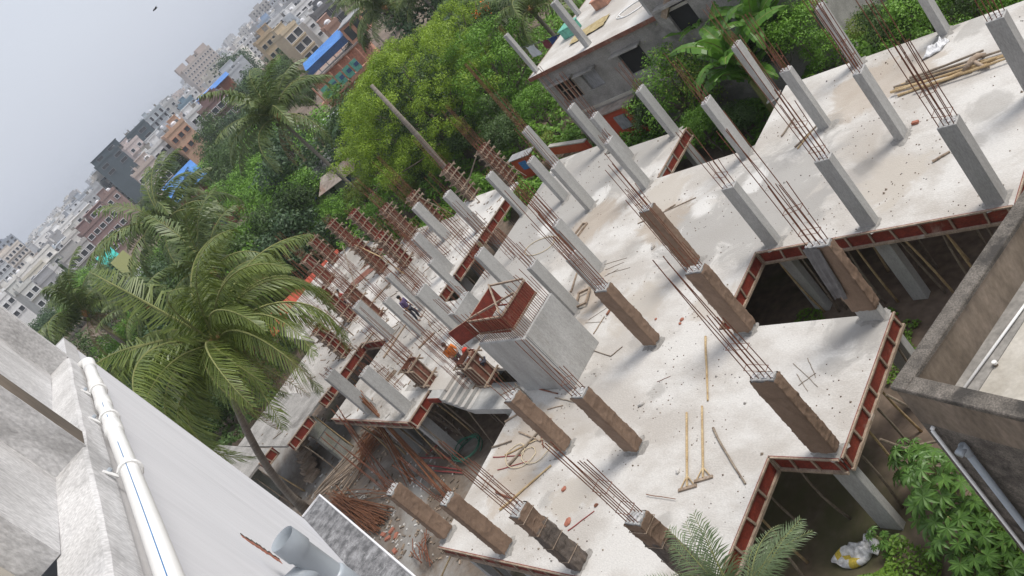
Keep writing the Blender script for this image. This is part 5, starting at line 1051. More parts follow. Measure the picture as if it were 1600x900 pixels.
DEAD = [frond_mesh(4.6, 1.2, 40, .04, .9, 'dead_leaf', 60+k, fold=2.5, upward=.2, rag=.4) for k in range(2)]
def palm(crown, base, s, label, nf, fr, seed, group='coconut palms', trunkr=.16, nuts=True):
    r = random.Random(seed); crown = Vector(crown); base = Vector(base); t_ = thing('coconut_palm', label, 'palm', base, group=group)
    c = crown-base; pts = [Vector((c.x*f**1.6, c.y*f**1.6, c.z*f)) for f in [k/9 for k in range(10)]]
    MB().tube(pts, [trunkr*(1.35-.45*k/9)*(1.5 if k == 0 else 1) for k in range(10)], n=9).build('trunk', 'palm_bark', t_, smooth=True)
    off = r.uniform(0, 6)
    for k in range(nf):
        lvl = k/nf; az = off+k*2.399963; m_i = min(len(fr)-1, int(lvl*len(fr))); tilt = (.35-lvl*.95)+r.uniform(-.12, .12)
        o = link('frond', fr[r.randrange(len(fr))], t_, loc=c+Vector((0, 0, -.25*lvl))); o.rotation_euler = (r.uniform(-.25, .25), -tilt, az); sc = s*r.uniform(.85, 1.1)*(1 if lvl > .1 else .8); o.scale = (sc, sc, sc)
    if fr is FR or nf > 22:
        for k in range(5): o = link('dead_frond', DEAD[k % 2], t_, loc=c+Vector((0, 0, -.35))); o.rotation_euler = (r.uniform(-.2, .2), r.uniform(.75, 1.0), off+k*1.3); o.scale = (s*.75,)*3
    m_ = MB(); m_.disc_ball((0, 0, -.1), .28*s, (1, 1, 1.3), 9, 6); o = m_.build('heart', 'sprout_brown', t_); o.location = c
    if nuts:
        for k in range(6):
            a = k*1.1; m_ = MB(); m_.disc_ball((math.cos(a)*.35*s, math.sin(a)*.35*s, -.4*s-.1*(k % 2)), .12*s, (1, 1, 1.25), 8, 6); o = m_.build('coconut', 'leaf_yellow' if k % 2 else 'bark', t_, smooth=True); o.location = c
    return t_
cp = at(338, 535, 11.2)
palm(cp, (-44.0, 7.6, 0), 1.22, 'big coconut palm in front of the white wall, its trunk leaning to the yard', 38, FR, 5)
cp = at(432, 182, 11.5); palm(cp, (cp.x+1.5, cp.y-.5, 0), 1.4, 'upper coconut palm with its trunk slanting down to the hut roof', 24, FRF, 8)
cp = at(262, 352, 11.5); palm(cp, (cp.x+.5, cp.y+.5, 0), 1.5, 'coconut palm with a yellow orange heart left of centre', 26, FRF, 12)
m_ = MB(); m_.disc_ball((0, 0, 0), .5, (1, 1, .9), 9, 6); o = m_.build('flower_spathe', 'orange', None); o.location = cp+Vector((.3, -.4, -.5)); tag(o, 'orange flower spathe in the heart of the palm', 'flower')
cp = at(132, 488, 11); palm(cp, (cp.x+.5, cp.y-.3, 0), 1.3, 'lower left coconut palm near the white building end', 24, FRF, 16)
cp = at(300, 300, 9); palm(cp, (cp.x+.5, cp.y, 0), .85, 'smaller palm crown between the upper and the orange hearted one', 18, FRF, 18)
cp = at(600, 12, 10.5); palm(cp, (cp.x+.5, cp.y, 0), 1.2, 'palm crown at the top edge right of the terracotta building', 22, FRF, 22)
cp = at(655, -10, 9.5); palm(cp, (cp.x+.5, cp.y, 0), .95, 'palm crown cut by the top edge near the feathery tree', 20, FRF, 24)
cp = at(828, 14, 6.0); palm(cp, (cp.x+.3, cp.y, 0), 1.0, 'palm behind the roof of the grey house', 20, FRF, 26)
cp = at(540, 5, 10); palm(cp, (cp.x+.5, cp.y, 0), .8, 'palm crown further left at the top edge', 18, FRF, 29)
cp = at(330, 425, 9); palm(cp, (cp.x+.5, cp.y, 0), 1.25, 'palm crown directly behind and above the big palm', 24, FRF, 41)
cp = at(230, 480, 8); palm(cp, (cp.x+.5, cp.y, 0), 1.0, 'low palm between the big palm and the lower left palm', 18, FRF, 31)
# bare trunk
top = at(580, 133, 11.4); t = thing('bare_palm_trunk', 'tall bare palm trunk without a crown in front of the feathery tree', 'trunk', (top.x-.2, top.y-.3, 0))
MB().tube([(0, 0, 0), (.05, .1, 4), (.15, .25, 7.8), (.2, .3, 11.4)], [.26, .2, .17, .12], n=9).build('trunk', 'palm_bark', t, smooth=True)
# date palm
DF = [frond_mesh(2.4, d, 34, .030, .50, 'date_leaf', 40+k, fold=.12, side=s_, upward=u_, rag=.1) for k, (d, s_, u_) in enumerate([(.9, .1, 1.2), (1.2, -.1, .9), (.7, .05, 1.35), (1.4, .1, .7)])]
dp = at(1170, 968, 4.6); t = thing('date_palm', 'young date palm with stiff grey green fronds at the bottom edge', 'palm', (dp.x, dp.y, 0))
MB().tube([(0, 0, 0), (0, 0, 2), (0, 0, 4.5)], [.26, .22, .2], n=10).build('trunk', 'palm_bark', t, smooth=True)
r = random.Random(3)
for k in range(28):
    az = k*2.4; o = link('frond', DF[k % 4], t, loc=(0, 0, 4.5)); o.rotation_euler = (r.uniform(-.2, .2), -(.35-.8*(k/28))+r.uniform(-.1, .1), az); o.scale = (1, 1, 1)
# banana plants
def banana_leaf(L, W_, droop, seed):
    r = random.Random(seed); m_ = MB(); n = 14; pts = []; a = 1.15; p = Vector((0, 0, 0))
    for i_ in range(n+1): f = i_/n; pts.append(p.copy()); aa = a-droop*f**1.3; p = p+Vector((math.cos(aa), 0, math.sin(aa)))*L/n
    m_.cur = 1; m_.tube(pts, [.03*(1-.8*k/n) for k in range(n+1)], n=5, cap=False); m_.cur = 0
    for s_ in (-1, 1):
        for i_ in range(2, n):
            f = i_/n; w_ = W_*math.sin(math.pi*min(1, .12+f*.9))**.6*.5; f2 = (i_+1)/n; w2_ = W_*math.sin(math.pi*min(.995, .12+f2*.9))**.6*.5; dr = r.uniform(-.12, -.02) if r.random() < .4 else -.02
            a_, b_ = pts[i_], pts[i_+1]; g_ = .03*(r.random() < .4)
            m_.add([a_, b_, b_+Vector((-g_, s_*w2_*.55, w2_*.22)), a_+Vector((g_, s_*w_*.55, w_*.22))], [(0, 1, 2, 3)]); m_.add([a_+Vector((g_, s_*w_*.55, w_*.22)), b_+Vector((-g_, s_*w2_*.55, w2_*.22)), b_+Vector((-g_, s_*w2_, w2_*.1+dr)), a_+Vector((g_, s_*w_, w_*.1+dr))], [(0, 1, 2, 3)])
    return m_.mesh('leaf', ['banana_leaf', 'midrib'])
BL = [banana_leaf(2.3, .62, d, k) for k, d in enumerate((1.5, 2.0, 1.1, 2.5))]
for j, (u, v, z, s_, lab) in enumerate([(1150, 95, 4.0, 1.5, 'banana plant with broad leaves left of the back columns'), (1185, 45, 4.3, 1.4, 'banana plant at the top behind the back column'), (1110, 55, 4.0, 1.25, 'smaller banana plant near the grey house corner'), (1172, 120, 3.0, 1.25, 'lower banana plant close to the slab edge'), (1205, 10, 4.0, 1.25, 'banana plant at the top edge')]):
    p = at(u, v, z); t = thing('banana_plant', lab, 'plant', (p.x, p.y, 0)); MB().tube([(0, 0, 0), (0, 0, z*.6), (0, 0, z)], [.14, .11, .07], n=9).build('stem', 'midrib', t, smooth=True); r = random.Random(j)
    for k in range(11): o = link('leaf', BL[k % 4], t, loc=(0, 0, z-.05*k)); o.rotation_euler = (r.uniform(-.3, .3), -(.3-.5*k/11), k*2.4+j); q = s_*r.uniform(.8, 1.1); o.scale = (q, q, q)
# castor plants
def palmate(size, seed):
    r = random.Random(seed); m_ = MB(); nl = 8
    for k in range(nl):
        a = -2.5+5.0*k/(nl-1); L = size*(1-.28*abs(a)/2.5)*r.uniform(.9, 1.05); d = Vector((math.cos(a), math.sin(a), 0)); s_ = Vector((-d.y, d.x, 0)); w_ = size*.135
        m_.add([(0, 0, 0), d*L*.45+s_*w_+Vector((0, 0, .02)), d*L*.72+s_*w_*.8+Vector((0, 0, -.01)), d*L+Vector((0, 0, -.08*size/.3)), d*L*.72-s_*w_*.8+Vector((0, 0, -.01)), d*L*.45-s_*w_+Vector((0, 0, .02)), d*L*.5+Vector((0, 0, -.015))], [(0, 6, 1), (1, 6, 2), (2, 6, 3), (3, 6, 4), (4, 6, 5), (5, 6, 0)])
    return m_
def castor(u, v, z, n, R_, label, seed, size=.42):
    r = random.Random(seed); p = at(u, v, z); t_ = thing('castor_plant', label, 'plant', (p.x, p.y, 0)); lm = MB(); st = MB(); st.tube([(0, 0, 0), (.05, 0, z*.5), (0, 0, z*.9)], [.035, .03, .02], n=6)
    for k in range(n):
        a = k*2.4; rr = R_*math.sqrt((k+.5)/n); zz = z*(1.0-.50*(rr/R_)**1.5)+r.uniform(-.25, .2)-.5*(k % 3 == 0)*r.random(); c = Vector((math.cos(a)*rr, math.sin(a)*rr, zz)); q = palmate(size*r.uniform(.65, 1.15), seed+k)
        M_ = Matrix.Translation(c) @ Matrix.Rotation(a+r.uniform(-.6, .6), 4, 'Z') @ Matrix.Rotation(r.uniform(.0, .55), 4, 'Y') @ Matrix.Rotation(r.uniform(-.3, .3), 4, 'X'); lm.add([M_ @ Vector(x) for x in q.v], q.f)
        st.tube([(0, 0, zz*.75), c*.5+Vector((0, 0, zz*.42)), c], [.012, .009, .006], n=4)
    lm.build('foliage', 'castor_leaf', t_); st.build('stem', 'midrib', t_)
castor(1440, 715, 2.7, 34, .95, 'castor plant with large star shaped leaves beside the dark building', 1); castor(1475, 800, 1.9, 24, .8, 'lower castor plant with star leaves in the weeds', 2, .36); castor(1400, 690, 2.0, 22, .5, 'castor shoot next to the grey pier under the lobe', 3, .32); castor(1368, 835, .8, 12, .3, 'small castor seedling above the torn sack', 4, .2)
castor(1520, 850, 1.2, 22, .8, 'shaded castor plant at the foot of the dark wall', 5, .36)
# sprouting rust coloured bush
gg = np.random.default_rng(5); p = at(1090, 130, 3.4); P = gg.normal(size=(900, 3))*[.55, .55, 1.0]+[p.x, p.y, 3.6]; o = leaf_obj('sprouting_bush', P, .12, 'leaf_yellow', 9); tag(o, 'yellow brown flowering sprouts over the bush by the grey house', 'bush')
# fallen flowers of orange tree by the top
for k, (u, v, z, lab) in enumerate([(749, 24, 7, 'upper'), (758, 8, 7.4, 'top')]):
    p = at(u, v, z); P = np.random.default_rng(k).normal(size=(60, 3))*.28+list(p); o = leaf_obj('flower_cluster', P, .22, 'orange', k+3); tag(o, f'{lab} orange flower cluster near the black tarpaulin', 'flowers')

# ------------------------------------------------------------------ awnings and huts in the green belt
def hut(u, v, z, w_, d_, rz, wall, roof, label, rise=.8, name='hut'):
    p = at(u, v, z); t_ = thing(name, label, 'hut', (p.x, p.y, 0), rz); MB().box(-w_/2, w_/2, -d_/2, d_/2, 0, z-rise).build('wall', wall, t_)
    e = .4; m_ = MB(); a = z-rise-.15
    m_.add([(-w_/2-e, -d_/2-e, a), (w_/2+e, -d_/2-e, a), (w_/2+e, 0, z), (-w_/2-e, 0, z), (-w_/2-e, d_/2+e, a), (w_/2+e, d_/2+e, a)], [(0, 1, 2, 3), (3, 2, 5, 4)]); m_.add([(x, y, q+.05) for x, y, q in m_.v[:6]], [(3, 2, 1, 0), (4, 5, 2, 3)])
    m_.build('roof', roof, t_)
    m_ = MB(); m_.box(-w_*.25-.4, -w_*.25+.4, -d_/2-.06, -d_/2-.005, .9, 1.9); m_.build('window', 'glass_dark', t_); m_ = MB(); m_.box(w_*.2-.45, w_*.2+.45, -d_/2-.06, -d_/2-.005, .02, 2.0); m_.build('door', 'blue_dark', t_); return t_
hut(378, 392, 3.6, 9, 5, .5, 'brick', 'tin', 'long hut with a rusty tin roof behind the big palm')
hut(350, 440, 3.2, 6, 4, .2, 'brick', 'tin', 'brick hut with rust streaked roof seen through palm fronds')
hut(470, 445, 3.0, 7, 3.2, 1.0, 'blue_dark', 'red_paint', 'shed with a red awning at the far slab corner')
hut(500, 248, 3.2, 6, 4, .8, 'brick', 'tin_grey', 'grey roofed hut right of the upper palm crown')
hut(528, 258, 3.0, 5, 4, .4, 'tin_grey', 'tin', 'rust brown roofed hut above the creepers')
hut(520, 175, 4.0, 5, 5, .3, 'cloth_white', 'cloth_white', 'small white roofed hut beside the feathery tree')
hut(330, 480, 3, 6, 4, .7, 'brick', 'tin', 'low hut roof under the big palm crown')
hut(205, 640, 3, 5, 4, .2, 'brick', 'tin_grey', 'grey shed roof between the lower trees')
hut(488, 262, 3.0, 4, 3, .1, 'blue_sheet', 'tin_grey', 'hut with a blue painted wall near the leaning palm trunk')
for k, (u, v, lab) in enumerate([(425, 215, 'pale hut roof glimpsed through palm fronds'), (460, 200, 'white walled hut under the upper palm'), (330, 330, 'tin hut below the smaller palm'), (215, 420, 'hut roof beyond the orange hearted palm')]): hut(u, v, 3.4, 6, 5, k*.4, 'white_wall' if k == 1 else 'brick', 'tin_grey', lab)
t = thing('tarpaulin_hut', 'bamboo hut with a sagging black tarpaulin at the top edge', 'hut', at(722, 45, 3.2)); L0 = t.location
for a, b in (((683, 48), (722, 0)), ((722, 0), (748, 30)), ((735, 60), (690, 62))): MB().tube([at(*a, 4.6)-L0, at(*b, 4.9)-L0], .12, n=6).build('beam', 'bamboo_grey', t)
q = [at(703, 30, 4.5)-L0, at(722, 12, 4.6)-L0, at(735, 25, 4.4)-L0, at(722, 36, 3.9)-L0]; n = 8; vs = []; fs = []
for i_ in range(n+1):
    for j in range(n+1): a, b = i_/n, j/n; pp = q[0]*(1-a)*(1-b)+q[1]*a*(1-b)+q[2]*a*b+q[3]*(1-a)*b; vs.append(pp+Vector((0, 0, -.7*math.sin(a*math.pi)*math.sin(b*math.pi))))
for i_ in range(n):
    for j in range(n): k = i_*(n+1)+j; fs.append((k, k+1, k+n+2, k+n+1))
m_ = MB(); m_.add(vs, fs); m_.add([v_+Vector((0, 0, .03)) for v_ in vs], [f_[::-1] for f_ in fs]); m_.build('tarpaulin', 'trousers_dark', t, smooth=True)
MB().box(-3, 1.5, -1, 3, -3.2, 0).build('wall', 'straw', t)
# ------------------------------------------------------------------ city
WIN = {}
def win_mesh(w_, h_, fr, style):
    key = (w_, h_, fr, style)
    if key not in WIN:
        m_ = MB(); m_.box(-w_/2, w_/2, -.06, .0, -h_/2, h_/2); me = m_.mesh('pane', 'glass_dark'); f_ = MB(); e = .13
        f_.box(-w_/2-e, w_/2+e, -.16, -.002, h_/2, h_/2+e); f_.box(-w_/2-e, w_/2+e, -.2, -.002, -h_/2-e, -h_/2)
        f_.box(-w_/2-e, -w_/2, -.15, -.002, -h_/2, h_/2); f_.box(w_/2, w_/2+e, -.15, -.002, -h_/2, h_/2); WIN[key] = (me, f_.mesh('window', fr))
    return WIN[key]
def city(u, v, D, wpx, dep, col, label, floors=4, cols=4, yaw=0.0, frame='white_wall', ww=1.3, wh=1.3, side=True, bands=None, extras=2, seed=0, pitch=3.1, group=None, windows=True, name='apartment_building', roofcol=None, side_cols=2):
    p = far(u, v, D); wd = wpx*D/FPX; az = math.atan2(p.y, p.x)          # local -y faces the camera
    rz = az+math.pi/2-math.pi+math.pi+yaw; rz = math.atan2(-p.x, p.y)+yaw*1.0
    t_ = thing(name, label, 'building', (p.x, p.y, 0), rz, group); r = random.Random(seed+int(u*7+v)); z = max(5, p.z); c_ = paint('paint_%d_%d_%d' % tuple(int(q*100) for q in col), col)
    MB().box(-wd/2, wd/2, 0, dep, 0, z).build('wall', c_, t_)
    rm = paint('paint_%d_%d_%d' % tuple(int(q*100) for q in (roofcol or tuple(min(.75, q*1.02) for q in col))), roofcol or tuple(min(.75, q*1.02) for q in col))
    m_ = MB(); m_.box(-wd/2-.15, wd/2+.15, -.15, .15, z+.002, z+.9); m_.box(-wd/2-.15, -wd/2+.15, .151, dep+.15, z+.002, z+.9); m_.box(wd/2-.15, wd/2+.15, .151, dep+.15, z+.002, z+.9); m_.build('parapet', rm, t_)
    if windows:
        pm, fm = win_mesh(ww, wh, frame, 0)
        for a in range(floors):
            zz = z-1.9-a*pitch
            if zz < 1.2: break
            for b in range(cols):
                x = -wd/2+wd*(b+.5)/cols; f_ = link('window', fm, t_, loc=(x, 0, zz)); link('pane', pm, f_)
            if side:
                for b in range(side_cols):
                    for sg in (1,):
                        y = dep*(b+.5)/side_cols; f_ = link('window', fm, t_, loc=(sg*wd/2, y, zz), rot=(0, 0, sg*math.pi/2)); link('pane', pm, f_)
            if bands: m_ = MB(); m_.box(-wd/2-.1, wd/2+.1, -bands, -.01, zz-wh/2-.55, zz-wh/2-.35); m_.build('balcony', rm, t_)
    if seed % 3 == 0 and wd > 9:
        m_ = MB(); s0 = -wd/2+.4 if seed % 2 else -wd*.05; m_.box(s0, s0+wd*.5, dep*.25, dep*.9, z+.004, z+3.0); m_.box(s0-.3, s0+wd*.5+.3, dep*.25-.3, dep*.9+.3, z+3.01, z+3.2); m_.build('penthouse', c_, t_)
        if windows:
            for q_ in (.14, .36): f_ = link('window', fm, t_, loc=(s0+wd*q_, dep*.25, z+1.6)); link('pane', pm, f_)
    for k in range(extras):
        x, y, a = r.uniform(-wd*.35, wd*.35), r.uniform(dep*.2, dep*.8), r.uniform(1.0, min(3, wd*.22)+.8)
        if k == 0: m_ = MB(); m_.box(x-a, x+a, y-a*.8, y+a*.8, z+.002, z+2.5); m_.box(x-a-.2, x+a+.2, y-a*.8-.2, y+a*.8+.2, z+2.51, z+2.65); m_.build('stair_room', c_, t_)
        else: m_ = MB(); m_.tube([(x, y, z), (x, y, z+.1), (x, y, z+1.4), (x, y, z+1.7)], [.75, .8, .8, .35], n=10); m_.build('water_tank', 'pvc_dark' if k % 2 else 'white_wall', t_)
    for k in range(r.randrange(2, 5)):
        x, y, a, h_ = r.uniform(-wd*.45, wd*.45), r.uniform(.6, dep*.9), r.uniform(.25, .9), r.uniform(.8, 2.4); m_ = MB(); m_.box(x-a, x+a, y-.12, y+.12, z+.004, z+h_); m_.box(x-a*.8, x-a*.6, y-.1, y+.1, z+h_+.001, z+h_+.8); m_.build('roof_screen', c_ if k % 2 else 'cement_plaster', t_)
    return t_
W_ = (.72, .72, .72); CR = (.60, .56, .48); PK = (.58, .47, .43); GR = (.38, .40, .42); DG = (.13, .16, .18); TN = (.55, .42, .28); BL_ = (.35, .43, .52); MR = (.26, .17, .16); OR = (.58, .38, .27)
C_ = [
 (306, 92, 640, 64, 26, (.56, .50, .46), 'tall pale pink tower block standing above the skyline', 7, 11, .15, 'white_wall', 1.0, 1.2),
 (14, 392, 470, 44, 18, (.60, .55, .50), 'cream block with a pink roof band and rows of windows at the left edge', 5, 6, .25, 'white_wall', 1.2, 1.5),
 (-12, 412, 430, 30, 16, (.50, .52, .54), 'grey striped block cut by the left edge of the photo', 5, 4, .1, 'white_wall', 1.3, 1.3),
 (6, 378, 800, 34, 18, (.36, .40, .46), 'bluish tower behind the cream block at the left edge', 5, 4, 0, 'tin_grey', 2, 1.5),
 (72, 356, 760, 38, 18, (.55, .58, .60), 'pale unfinished frame block on the skyline', 6, 5, .1, 'white_wall', 2.2, 1.8),
 (52, 424, 320, 44, 14, CR, 'white stepped block with dark square windows lower left', 4, 4, .2, 'white_wall', 1.3, 1.2),
 (8, 462, 260, 34, 12, W_, 'low white house at the left edge above the parapet', 2, 3, .1, 'white_wall', 1.2, 1.2),
 (90, 385, 420, 28, 12, (.45, .52, .58), 'pale blue house with a square window among white ones', 3, 2, .2, 'white_wall', 1.4, 1.4),
 (103, 362, 480, 24, 12, W_, 'small white block with a blue roof edge', 3, 3, 0, 'white_wall', 1.2, 1.3),
 (118, 352, 520, 20, 12, (.55, .47, .38), 'small beige block beside the white one', 3, 2, 0, 'white_wall', 1.2, 1.2),
 (120, 318, 560, 22, 14, (.30, .33, .37), 'dark grey block with lift towers on its roof', 4, 3, .1, 'tin_grey', 1.8, 1.4),
 (132, 302, 500, 34, 16, (.42, .45, .49), 'grey blue block with horizontal bands', 5, 3, .1, 'white_wall', 3.0, 1.2),
 (152, 345, 270, 66, 11, (.28, .19, .18), 'long maroon house with white framed square windows', 3, 5, .1, 'white_wall', 1.4, 1.2),
 (150, 326, 330, 40, 12, (.45, .46, .47), 'long grey house above the maroon one', 2, 6, .05, 'white_wall', 1.4, 1.1),
 (156, 276, 420, 30, 14, (.52, .50, .47), 'cream banded block left of the big dark one', 5, 3, .1, 'white_wall', 4.0, 1.1),
 (188, 226, 400, 96, 30, (.10, .13, .15), 'huge dark slate coloured block dominating the left skyline', 2, 4, .0, 'tin_grey', 3, 1.2),
 (206, 224, 330, 30, 10, (.60, .52, .50), 'pale pink slab block in front of the huge dark one', 3, 2, .1, 'white_wall', 1.1, 1.1),
 (226, 262, 235, 46, 9, (.55, .47, .43), 'long pinkish house with paired windows', 3, 5, .05, 'white_wall', 1.2, 1.3),
 (247, 228, 250, 36, 10, W_, 'white house with black windows below the pink slab', 3, 3, .05, 'white_wall', 1.2, 1.2),
 (236, 178, 460, 44, 16, (.46, .50, .53), 'grey block with vertical glazed stripes', 6, 4, .1, 'white_wall', 1.2, 2.2),
 (262, 162, 470, 26, 14, (.52, .52, .52), 'grey concrete block next to the striped one', 4, 2, .1, 'white_wall', 1.5, 1.3),
 (274, 202, 240, 42, 10, OR, 'orange flat roofed house with rounded edges', 2, 3, .1, 'terracotta', 1.2, 1.2),
 (290, 160, 430, 30, 12, (.24, .33, .40), 'slate blue block with white balconies', 4, 4, .05, 'white_wall', 1.2, 1.0),
 (303, 176, 260, 30, 9, W_, 'white house beside the orange one', 2, 3, .1, 'white_wall', 1.2, 1.2),
 (296, 146, 520, 26, 12, W_, 'white block left of the tall pink tower', 4, 3, .05, 'white_wall', 1.2, 1.2),
 (332, 160, 240, 56, 9, MR, 'maroon house with white outlines under the blue roof strip', 2, 4, .05, 'white_wall', 1.5, 1.3),
 (368, 88, 560, 34, 16, (.58, .62, .66), 'pale bluish block right of the tall pink tower', 5, 5, .1, 'white_wall', 1.3, 1.2),
 (388, 62, 600, 34, 16, W_, 'white block with a long roof line near the top', 5, 5, .05, 'white_wall', 1.3, 1.2),
 (404, 10, 900, 36, 22, (.50, .48, .46), 'greyish tower at the top edge of the photo', 7, 5, .15, 'tin_grey', 1.4, 1.4),
 (420, 26, 520, 50, 16, (.40, .50, .64), 'blue tinted long block near the top', 4, 5, .05, 'white_wall', 1.4, 1.2),
 (432, 30, 360, 40, 14, W_, 'white block with small windows above the tan houses', 4, 4, .1, 'white_wall', 1.2, 1.1),
 (470, 8, 330, 44, 14, W_, 'white stepped terrace block at the top', 4, 3, .3, 'white_wall', 2.0, 1.1),
 (486, 28, 280, 30, 12, (.66, .66, .66), 'bright white narrow block above the terracotta building', 4, 2, .3, 'white_wall', 1.5, 1.0),
 (414, 58, 270, 36, 10, TN, 'tan house with terracotta walls below the blue block', 3, 3, .1, 'beige_plaster', 1.2, 1.2),
 (452, 46, 240, 34, 10, (.60, .50, .36), 'tan house with a large white framed window', 3, 2, .3, 'white_wall', 2.0, 1.8),
 (505, 12, 250, 40, 12, (.22, .22, .23), 'dark grey frame block at the top right of the city', 3, 3, .1, 'tin_grey', 2.4, 1.9),
 (520, 40, 200, 26, 9, (.42, .26, .2), 'brick red house behind the green railing', 2, 2, .1, 'white_wall', 1.2, 1.2),
 (118, 392, 250, 52, 8, (.42, .41, .40), 'grey house row with arched openings below the maroon one', 2, 4, .1, 'white_wall', 1.4, 1.4),
 (72, 398, 360, 30, 10, (.50, .42, .38), 'small brownish house between the cream block and the pale blue one', 2, 2, .1, 'white_wall', 1.2, 1.2),
 (170, 305, 300, 30, 10, (.32, .23, .21), 'dark maroon wall between cream block and pinkish house', 1, 2, .1, 'white_wall', 1.2, 1.2),
 (40, 448, 230, 26, 9, (.56, .56, .54), 'grey white house below the stepped block', 2, 2, .2, 'white_wall', 1.2, 1.2),
]
for k, c in enumerate(C_): city(c[0], c[1], c[2], c[3]*(.84 if c[3] < 90 else 1), c[4], c[5], c[6], floors=c[7], cols=c[8], yaw=c[9], frame=c[10], ww=c[11], wh=c[12], seed=k, extras=3, bands=.6 if k % 3 == 1 else None)
# roof blocks on the pink tower
p = far(306, 92, 640); t = [o for o in bpy.data.objects if o.get('label', '').startswith('tall pale pink tower')][0]
for x, w_ in ((-11, 3.5), (-2, 2.2), (8, 4)): MB().box(x-w_, x+w_, 4, 12, p.z+.01, p.z+4.2).build('roof_block', paint('paint_tower', (.50, .43, .40)), t)
# city filler
r = random.Random(101); FCOL = [W_, (.62, .59, .53), (.56, .58, .61), (.62, .54, .50), (.50, .50, .51), (.68, .66, .63), (.44, .50, .56), (.50, .33, .25)]
FL = ['white', 'cream', 'blue grey', 'pale pink', 'grey', 'off white', 'slate blue', 'brown']
items = []
for k in range(430):
    D = r.uniform(300, 1900)**1.0; az = math.radians(r.uniform(-2, 38)); x, y = -D*math.cos(az), D*math.sin(az); z = r.uniform(7, 15)+max(0, D-450)*.0105*r.uniform(.3, 1.2); u, v = proj((x, y, z)); q = r.choice([0, 0, 0, 1, 2, 3, 4, 5, 5, 5, 6, 2])
    if not (-20 < u < 640 and -20 < v < 620): continue
    if math.hypot(u-188, v-235) < 55 and D < 520: continue
    items.append((city(u, v, D, r.uniform(7, 14)*FPX/D*(1+D/2500), r.uniform(8, 14), FCOL[q], 'block', floors=3 if D < 900 else 4, cols=r.choice([2, 3, 4]), yaw=r.uniform(-.5, .5), seed=k+200, extras=3, group=f'{FL[q]} blocks of the hazy city belt', side_cols=2, ww=r.choice([.9, 1.2, 1.6]), wh=r.choice([.9, 1.2]), bands=r.choice([None, .8])), u, v, f'distant {FL[q]} block'))
autolabel(items)
# blue roof sheets and green netting
def sheet_roof(u, v, D, wpx, dep, mat, label, slope=.25, yaw=0):
    p = far(u, v, D); wd = wpx*D/FPX; t_ = thing('sheet_roof_shed', label, 'shed', (p.x, p.y, 0), math.atan2(-p.x, p.y)+yaw); m_ = MB()
    m_.add([(-wd/2, 0, p.z-dep*slope), (wd/2, 0, p.z-dep*slope), (wd/2, dep, p.z), (-wd/2, dep, p.z)], [(0, 1, 2, 3)]); m_.add([(-wd/2, 0, p.z-dep*slope-.12), (wd/2, 0, p.z-dep*slope-.12), (wd/2, dep, p.z-.12), (-wd/2, dep, p.z-.12)], [(3, 2, 1, 0)]); m_.add([(-wd/2, 0, p.z-dep*slope-.12), (wd/2, 0, p.z-dep*slope-.12), (wd/2, 0, p.z-dep*slope), (-wd/2, 0, p.z-dep*slope)], [(0, 1, 2, 3)]); m_.build('roof', mat, t_)
    for a in (-.45, -.15, .15, .45): MB().tube([(a*wd, .3, 0), (a*wd, .3, p.z-dep*slope)], .12, n=6).build('post', 'timber', t_)
    MB().box(-wd/2+.4, wd/2-.4, dep*.5, dep-.3, 0, p.z-dep*slope-.3).build('wall', 'brick', t_)
sheet_roof(278, 275, 170, 62, 9, 'blue_sheet', 'long bright blue sheet roof in the trees below the orange house', .35)
sheet_roof(330, 135, 300, 62, 9, 'blue_sheet', 'long blue roof strip over the maroon outlined house', .12)
sheet_roof(162, 396, 190, 26, 7, 'teal_sheet', 'turquoise netted roof left of the palms', .5)
sheet_roof(185, 403, 175, 26, 6, 'olive', 'olive grey sheet roof beside the turquoise netting', .6)
sheet_roof(42, 440, 300, 9, 4, 'blue_sheet', 'small blue sheet on the stepped white block roof', .5)
# terracotta building with a blue canopy and teal panels
A0 = far(468, 162, 128); A1 = far(556, 72, 138)
zr = 6.6; p0 = at(487, 137, zr); p1 = at(556, 72, zr); dx = (p1-p0); L = dx.length; rz = math.atan2(dx.y, dx.x)
t = thing('terracotta_building', 'long terracotta house with turquoise balcony panels and a bright blue roof canopy', 'building', (p0.x, p0.y, 0), rz)
def tb(x0, x1, y0, y1, z0, z1, nm, mt, par=None, **k): return MB().box(x0, x1, y0, y1, z0, z1).build(nm, mt, par or t, **k)
tb(0, L, .4, 11, 0, zr-3.2, 'wall', 'terracotta'); tb(-.5, L+1, -1.3, .398, zr-3.2, zr-2.6, 'balcony_slab', 'terracotta'); tb(0, L, 2.2, 11, zr-3.198, zr, 'wall', 'terracotta'); tb(-.3, L+.3, 1.2, 11.3, zr+.002, zr+.25, 'roof_slab', 'tin')
npan = 5
for k in range(npan):
    x = 1.0+k*(L*.80)/npan; f_ = tb(x, x+L*.80/npan*.82, -1.36, -1.302, zr-2.6, zr-.9, 'balcony_panel', 'teal_panel'); MB().box(x+L*.05, x+L*.05+.7, -1.42, -1.362, zr-1.95, zr-1.4).build('emblem', 'blue_dark', f_)
for k in range(6): tb(.2+k*L/5.2, .4+k*L/5.2, -1.25, -1.05, zr-2.6, zr, 'post', 'terracotta')
for k in range(3): f_ = tb(L*.84+k*1.4-.5, L*.84+k*1.4+.5, .33, .398, zr-5.6, zr-4.0, 'window', 'white_wall'); MB().box(L*.84+k*1.4-.4, L*.84+k*1.4+.4, .30, .328, zr-5.5, zr-4.1).build('pane', 'glass_dark', f_)
